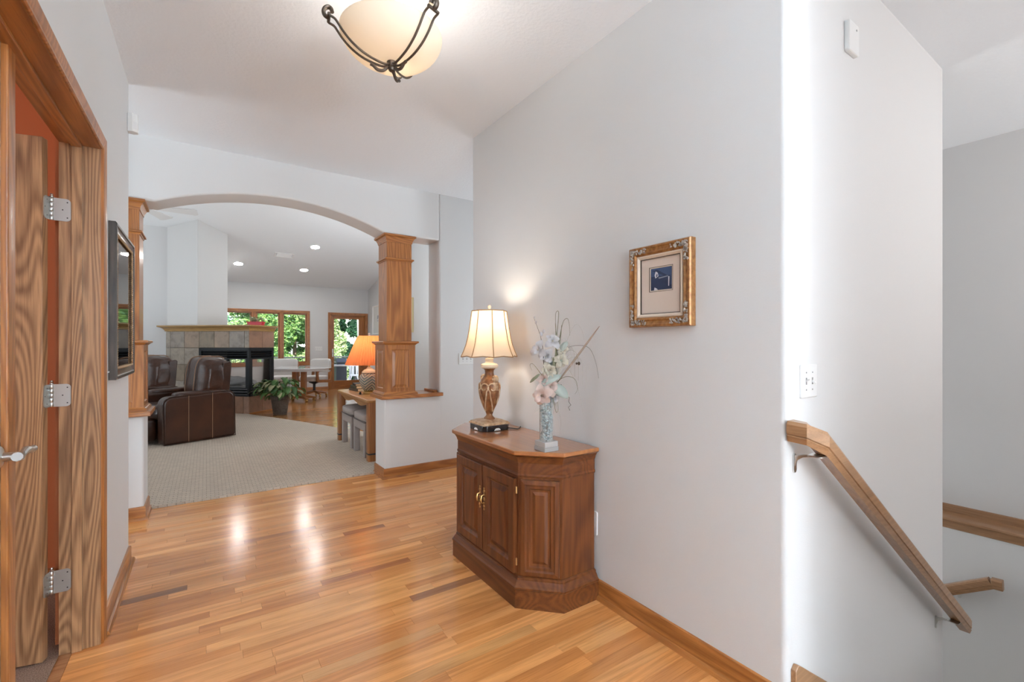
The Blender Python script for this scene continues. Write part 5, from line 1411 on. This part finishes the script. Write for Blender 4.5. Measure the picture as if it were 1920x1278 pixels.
# ------------------------------------------------------------------ ceiling fan, recessed lights, vent on the sloping ceiling
def fan():
    hx, hy, hz = -.766, 8.283, 3.2
    t = thing('ceiling_fan', 'white ceiling fan hanging from the sloping living room ceiling', 'ceiling fan', (hx, hy, hz))
    zc_ = zc(hy) - hz
    B().lathe([(.012, .08), (.012, zc_)], 10).build('downrod', 'fan_white', t)
    B().lathe([(.02, zc_ - .10), (.05, zc_ - .06), (.07, zc_ + .015), (.03, zc_ + .02)], 24).build('canopy', 'fan_white', t)
    B().lathe([(.03, .10), (.09, .085), (.11, .05), (.11, .0), (.09, -.03), (.05, -.05), (.03, -.10), (0, -.105)], 28).build('motor', 'fan_white', t, angle=35)
    for k in range(5):
        a_ = R(66.0) - k * 2 * PI / 5
        M_ = Matrix.Rotation(a_, 4, 'Z') @ Matrix.Rotation(R(-15), 4, 'X')
        bl = B().prism(rounded([(.17, -.050), (.62, -.085), (.66, -.065), (.66, .065), (.62, .085), (.17, .050)], .02, (1, 2, 3, 4), 4), -.004, .004).xf(M_).build('blade', 'fan_white', t, angle=30)
        B().prism([(.08, -.02), (.20, -.035), (.24, 0), (.20, .035), (.08, .02)], .004, .010).xf(M_).build('blade_iron', 'fan_white', bl, smooth=False)
fan()
sa = math.atan(SL)
def on_ceiling(x, y): return Matrix.Translation((x, y, zc(y))) @ Matrix.Rotation(-sa, 4, 'X')
for k, (x, y_, lb) in enumerate(((.602, 12.025, 'recessed ceiling light closest to the chimney chase'), (1.985, 10.717, 'recessed ceiling light highest up the sloping ceiling'), (1.982, 12.079, 'recessed ceiling light between the air vent and the glass door'))):
    t = thing('recessed_light', lb, 'ceiling light', (x, y_, zc(y_)), 0, 'recessed lights in the sloping ceiling'); t.rotation_euler = (-sa, 0, 0)
    B().lathe([(.078, .02), (.078, -.002), (.100, -.006), (.104, -.002), (.104, .004)], 32).build('trim_ring', 'white_paint', t, angle=30)
    B().lathe([(.090, -.0035), (0, -.004)], 28).build('lit_lens', 'lit_can', t)
t = thing('air_vent', 'white rectangular air vent among the recessed ceiling lights', 'vent', (1.448, 11.307, zc(11.307))); t.rotation_euler = (-sa, 0, 0)
vf = B(); vf.sweep([(-.17, -.09), (-.17, .09), (.17, .09), (.17, -.09)], [(0, .002), (0, -.010), (-.025, -.014), (-.025, .002)], True).build('vent_frame', 'white_paint', t, smooth=False)
for k in range(7):
    y_ = -.057 + .019 * k; B().prism([(y_ - .008, -.002), (y_ + .006, -.012), (y_ + .008, -.010), (y_ - .006, 0)], -.146, .146, lambda u, v, w: (w, u, v)).build('vent_slat', 'white_paint', t, smooth=False)

# ------------------------------------------------------------------ outside: deck, railing, patio things, trees
struct(B().box(-4, 10, 13.36, 60, -1.6, -1.4).build('ground', 'lawn'), 'grass beyond the deck')
dk = struct(B().box(-1.5, 7.5, 13.4, 16.6, -.40, -.20).build('floor_deck', 'bark'), 'weathered wooden deck outside the glass door')
k = 0; y = 13.4
bm_ = None
while y < 16.58:
    o = B().box(-1.5, 7.5, y, y + .132, -.20, -.165).build('deck_board', 'deck_wood', dk, smooth=False) if bm_ is None else bpy.data.objects.new('deck_board', bm_)
    if bm_ is None: bm_ = o.data
    else: COL.objects.link(o); o.parent = dk; o.location = (0, 0.14 * k, 0)
    y += .14; k += 1
rl = thing('deck_railing', 'dark metal railing along the far edge of the deck', 'railing', (0, 16.5, -.165))
B().box(-1.5, 7.5, -.04, .04, .96, 1.00).build('top_rail', 'grill_black', rl, bevel=.004)
B().box(-1.5, 7.5, -.02, .02, .10, .13).build('bottom_rail', 'grill_black', rl, smooth=False)
post = None
for i in range(7):
    if post is None: post = B().box(-.045, .045, -.045, .045, 0, .97).build('rail_post', 'grill_black', rl, smooth=False); post.location.x = -1.4
    else: o = post.copy(); COL.objects.link(o); o.parent = rl; o.location.x = -1.4 + 1.45 * i
bal = None
for i in range(68):
    x = -1.3 + .128 * i
    if bal is None: bal = B().box(-.009, .009, -.009, .009, .13, .96).build('baluster', 'grill_black', rl, smooth=False); bal.location.x = x
    else: o = bal.copy(); COL.objects.link(o); o.parent = rl; o.location.x = x
g = thing('barbecue_grill', 'black barbecue grill standing on the deck outside the glass door', 'grill', (3.44, 15.0, -.165))
B().box(-.10, .22, -.25, .25, .05, .72).build('cabinet', 'grill_black', g, bevel=.01)
B().box(-.16, .30, -.28, .28, .72, .78).build('shelf', 'nickel', g, bevel=.01)
B().prism([(-.26, 0), (.26, 0), (.26, .08), (.16, .20), (-.16, .20), (-.26, .08)], -.08, .22, lambda u, v, w: (w, u, v + .78)).build('lid', 'grill_black', g, bevel=.02)
B().tube([(-.10, -.2, .86), (-.13, -.2, .86), (-.13, .2, .86), (-.10, .2, .86)], .012, 8).build('lid_handle', 'nickel', g)
for x in (-.06, .18):
    for y_ in (-.2, .2): B().tube([(x - .02, y_, .04), (x + .02, y_, .04)], .04, 12).build('wheel', 'rubber', g)
pt = thing('patio_table', 'white round patio table on the deck beyond the glass door', 'table', (4.15, 15.75, -.165))
B().lathe([(.0, .70), (.55, .70), (.56, .715), (.55, .73), (0, .73)], 36).build('tabletop', 'white_paint', pt)
for k in range(4):
    a_ = PI / 4 + k * PI / 2; B().tube([(.12 * math.cos(a_), .12 * math.sin(a_), .70), (.16 * math.cos(a_), .16 * math.sin(a_), .35), (.40 * math.cos(a_), .40 * math.sin(a_), 0)], .018, 8).build('leg', 'white_paint', pt)
pc = thing('patio_chair', 'white metal patio chair beside the round deck table', 'chair', (4.05, 15.0, -.165), R(70))
B().box(-.22, .22, -.24, .24, .40, .43).build('seat', 'white_paint', pc, bevel=.01)
for i in range(5): B().box(-.24, -.22, -.22 + .10 * i, -.18 + .10 * i, .43, .86).build('back_slat', 'white_paint', pc, smooth=False)
B().box(-.25, -.21, -.25, .25, .84, .90).build('back_rail', 'white_paint', pc, bevel=.008)
for x in (-.2, .2):
    for y_ in (-.22, .22): B().box(x - .015, x + .015, y_ - .015, y_ + .015, 0, .40).build('leg', 'white_paint', pc, smooth=False)

def tree(name, label, cat, x, y, zb, h, rad, mat, trunk, n, seed, leaf=.16, low=.12, group='trees beyond the deck', tr_=.10):
    random.seed(seed)
    t = thing(name, label, cat, (x, y, zb), 0, group)
    tk = B().tube([(0, 0, 0), (.05, .03, h * .3), (-.04, 0, h * .6), (0, 0, h * .92)], [tr_, tr_ * .8, tr_ * .6, .02], 8)
    tk.build('trunk', trunk, t)
    cl_ = [(random.uniform(-1, 1) * rad * .75, random.uniform(-1, 1) * rad * .6, h * (low + (1 - low) * random.random()), rad * random.uniform(.28, .5)) for _ in range(40)]
    vs = []; fs = []
    for i in range(n):
        cx, cy, cz, cr = random.choice(cl_)
        d = Vector((random.gauss(0, 1), random.gauss(0, 1), random.gauss(0, 1))).normalized() * cr * random.uniform(.75, 1.05)
        c = Vector((cx, cy, cz)) + d
        a_ = Vector((random.gauss(0, 1), random.gauss(0, 1), random.gauss(0, .6))).normalized(); nn = (d.normalized() + Vector((random.gauss(0, .5), random.gauss(0, .5), .4))).normalized()
        b_ = nn.cross(a_); 
        if b_.length < .05: continue
        b_.normalize(); L = leaf * random.uniform(.6, 1.3); o_ = len(vs)
        vs += [c - a_ * L, c + b_ * L * .42 + nn * .02, c + a_ * L, c - b_ * L * .42 + nn * .02]; fs.append((o_, o_ + 1, o_ + 2, o_ + 3))
    me = bpy.data.meshes.new('foliage'); me.from_pydata([tuple(v) for v in vs], [], fs); me.materials.append(MATS[mat])
    f = bpy.data.objects.new('foliage', me); COL.objects.link(f); f.parent = t; f['kind'] = 'stuff'
specs = [(-.6, 20.2, 7.0, .90, 'tree_leaf_pale', 'bark', 'loose pale green tree behind the window section by the chimney'),
         (1.7, 20.0, 6.6, .92, 'tree_leaf', 'bark', 'mid green tree behind the middle of the dining window'),
         (4.0, 20.3, 7.2, .92, 'tree_leaf_pale', 'bark', 'light green tree behind the window section by the glass door'),
         (6.3, 20.2, 7.6, .92, 'tree_leaf_dark', 'pale_bark', 'dark green tree with pale trunk seen through the glass door'),
         (8.6, 20.4, 7.4, .92, 'tree_leaf', 'bark', 'mid green tree at the edge of the glass door view'),
         (.5, 23.9, 9.0, 1.15, 'tree_leaf_dark', 'bark', 'tall dark tree behind the loose pale one'),
         (3.5, 24.1, 9.4, 1.18, 'tree_leaf', 'bark', 'tall mid green tree far behind the dining window'),
         (6.5, 24.0, 9.4, 1.18, 'tree_leaf_dark', 'bark', 'tall dark tree far behind the glass door'),
         (9.5, 24.2, 9.6, 1.18, 'tree_leaf_pale', 'bark', 'tall pale tree far behind the deck table'),
         (2.2, 28.2, 11.0, 1.35, 'tree_leaf_dark', 'bark', 'tallest dark tree in the back row behind the window'),
         (5.7, 28.4, 11.0, 1.35, 'tree_leaf', 'bark', 'tallest mid green tree in the back row'),
         (9.2, 28.6, 11.0, 1.35, 'tree_leaf_dark', 'bark', 'tallest dark tree in the back row behind the door')]
for k, (x, y_, h, r_, m, tk, lb) in enumerate(specs): tree('leafy_tree', lb, 'tree', x, y_, -1.4, h, r_, m, tk, 24000 if y_ < 22 else 17000, 60 + k, .075 if y_ < 22 else .115, .08)
tree('leafy_tree', 'slender pale-barked birch just beyond the deck railing', 'tree', 5.05, 18.55, -1.4, 7.5, .36, 'tree_leaf', 'pale_bark', 1800, 90, .09, .62, tr_=.07)
for k, (x, lb) in enumerate(((.3, 'low pale shrub beyond the deck at the chimney end of the window'), (2.0, 'low leafy shrub beyond the railing at mid window'), (3.7, 'low pale shrub beyond the railing near the birch'), (5.4, 'low leafy shrub beyond the railing behind the grill'), (7.1, 'low pale shrub beyond the deck behind the patio table'))):
    tree('leafy_shrub', lb, 'shrub', x, 17.35, -1.4, 2.5, .64, 'tree_leaf_pale' if k % 2 == 0 else 'tree_leaf', 'bark', 9000, 120 + k, .055, .1, 'shrubs beyond the deck', .04)
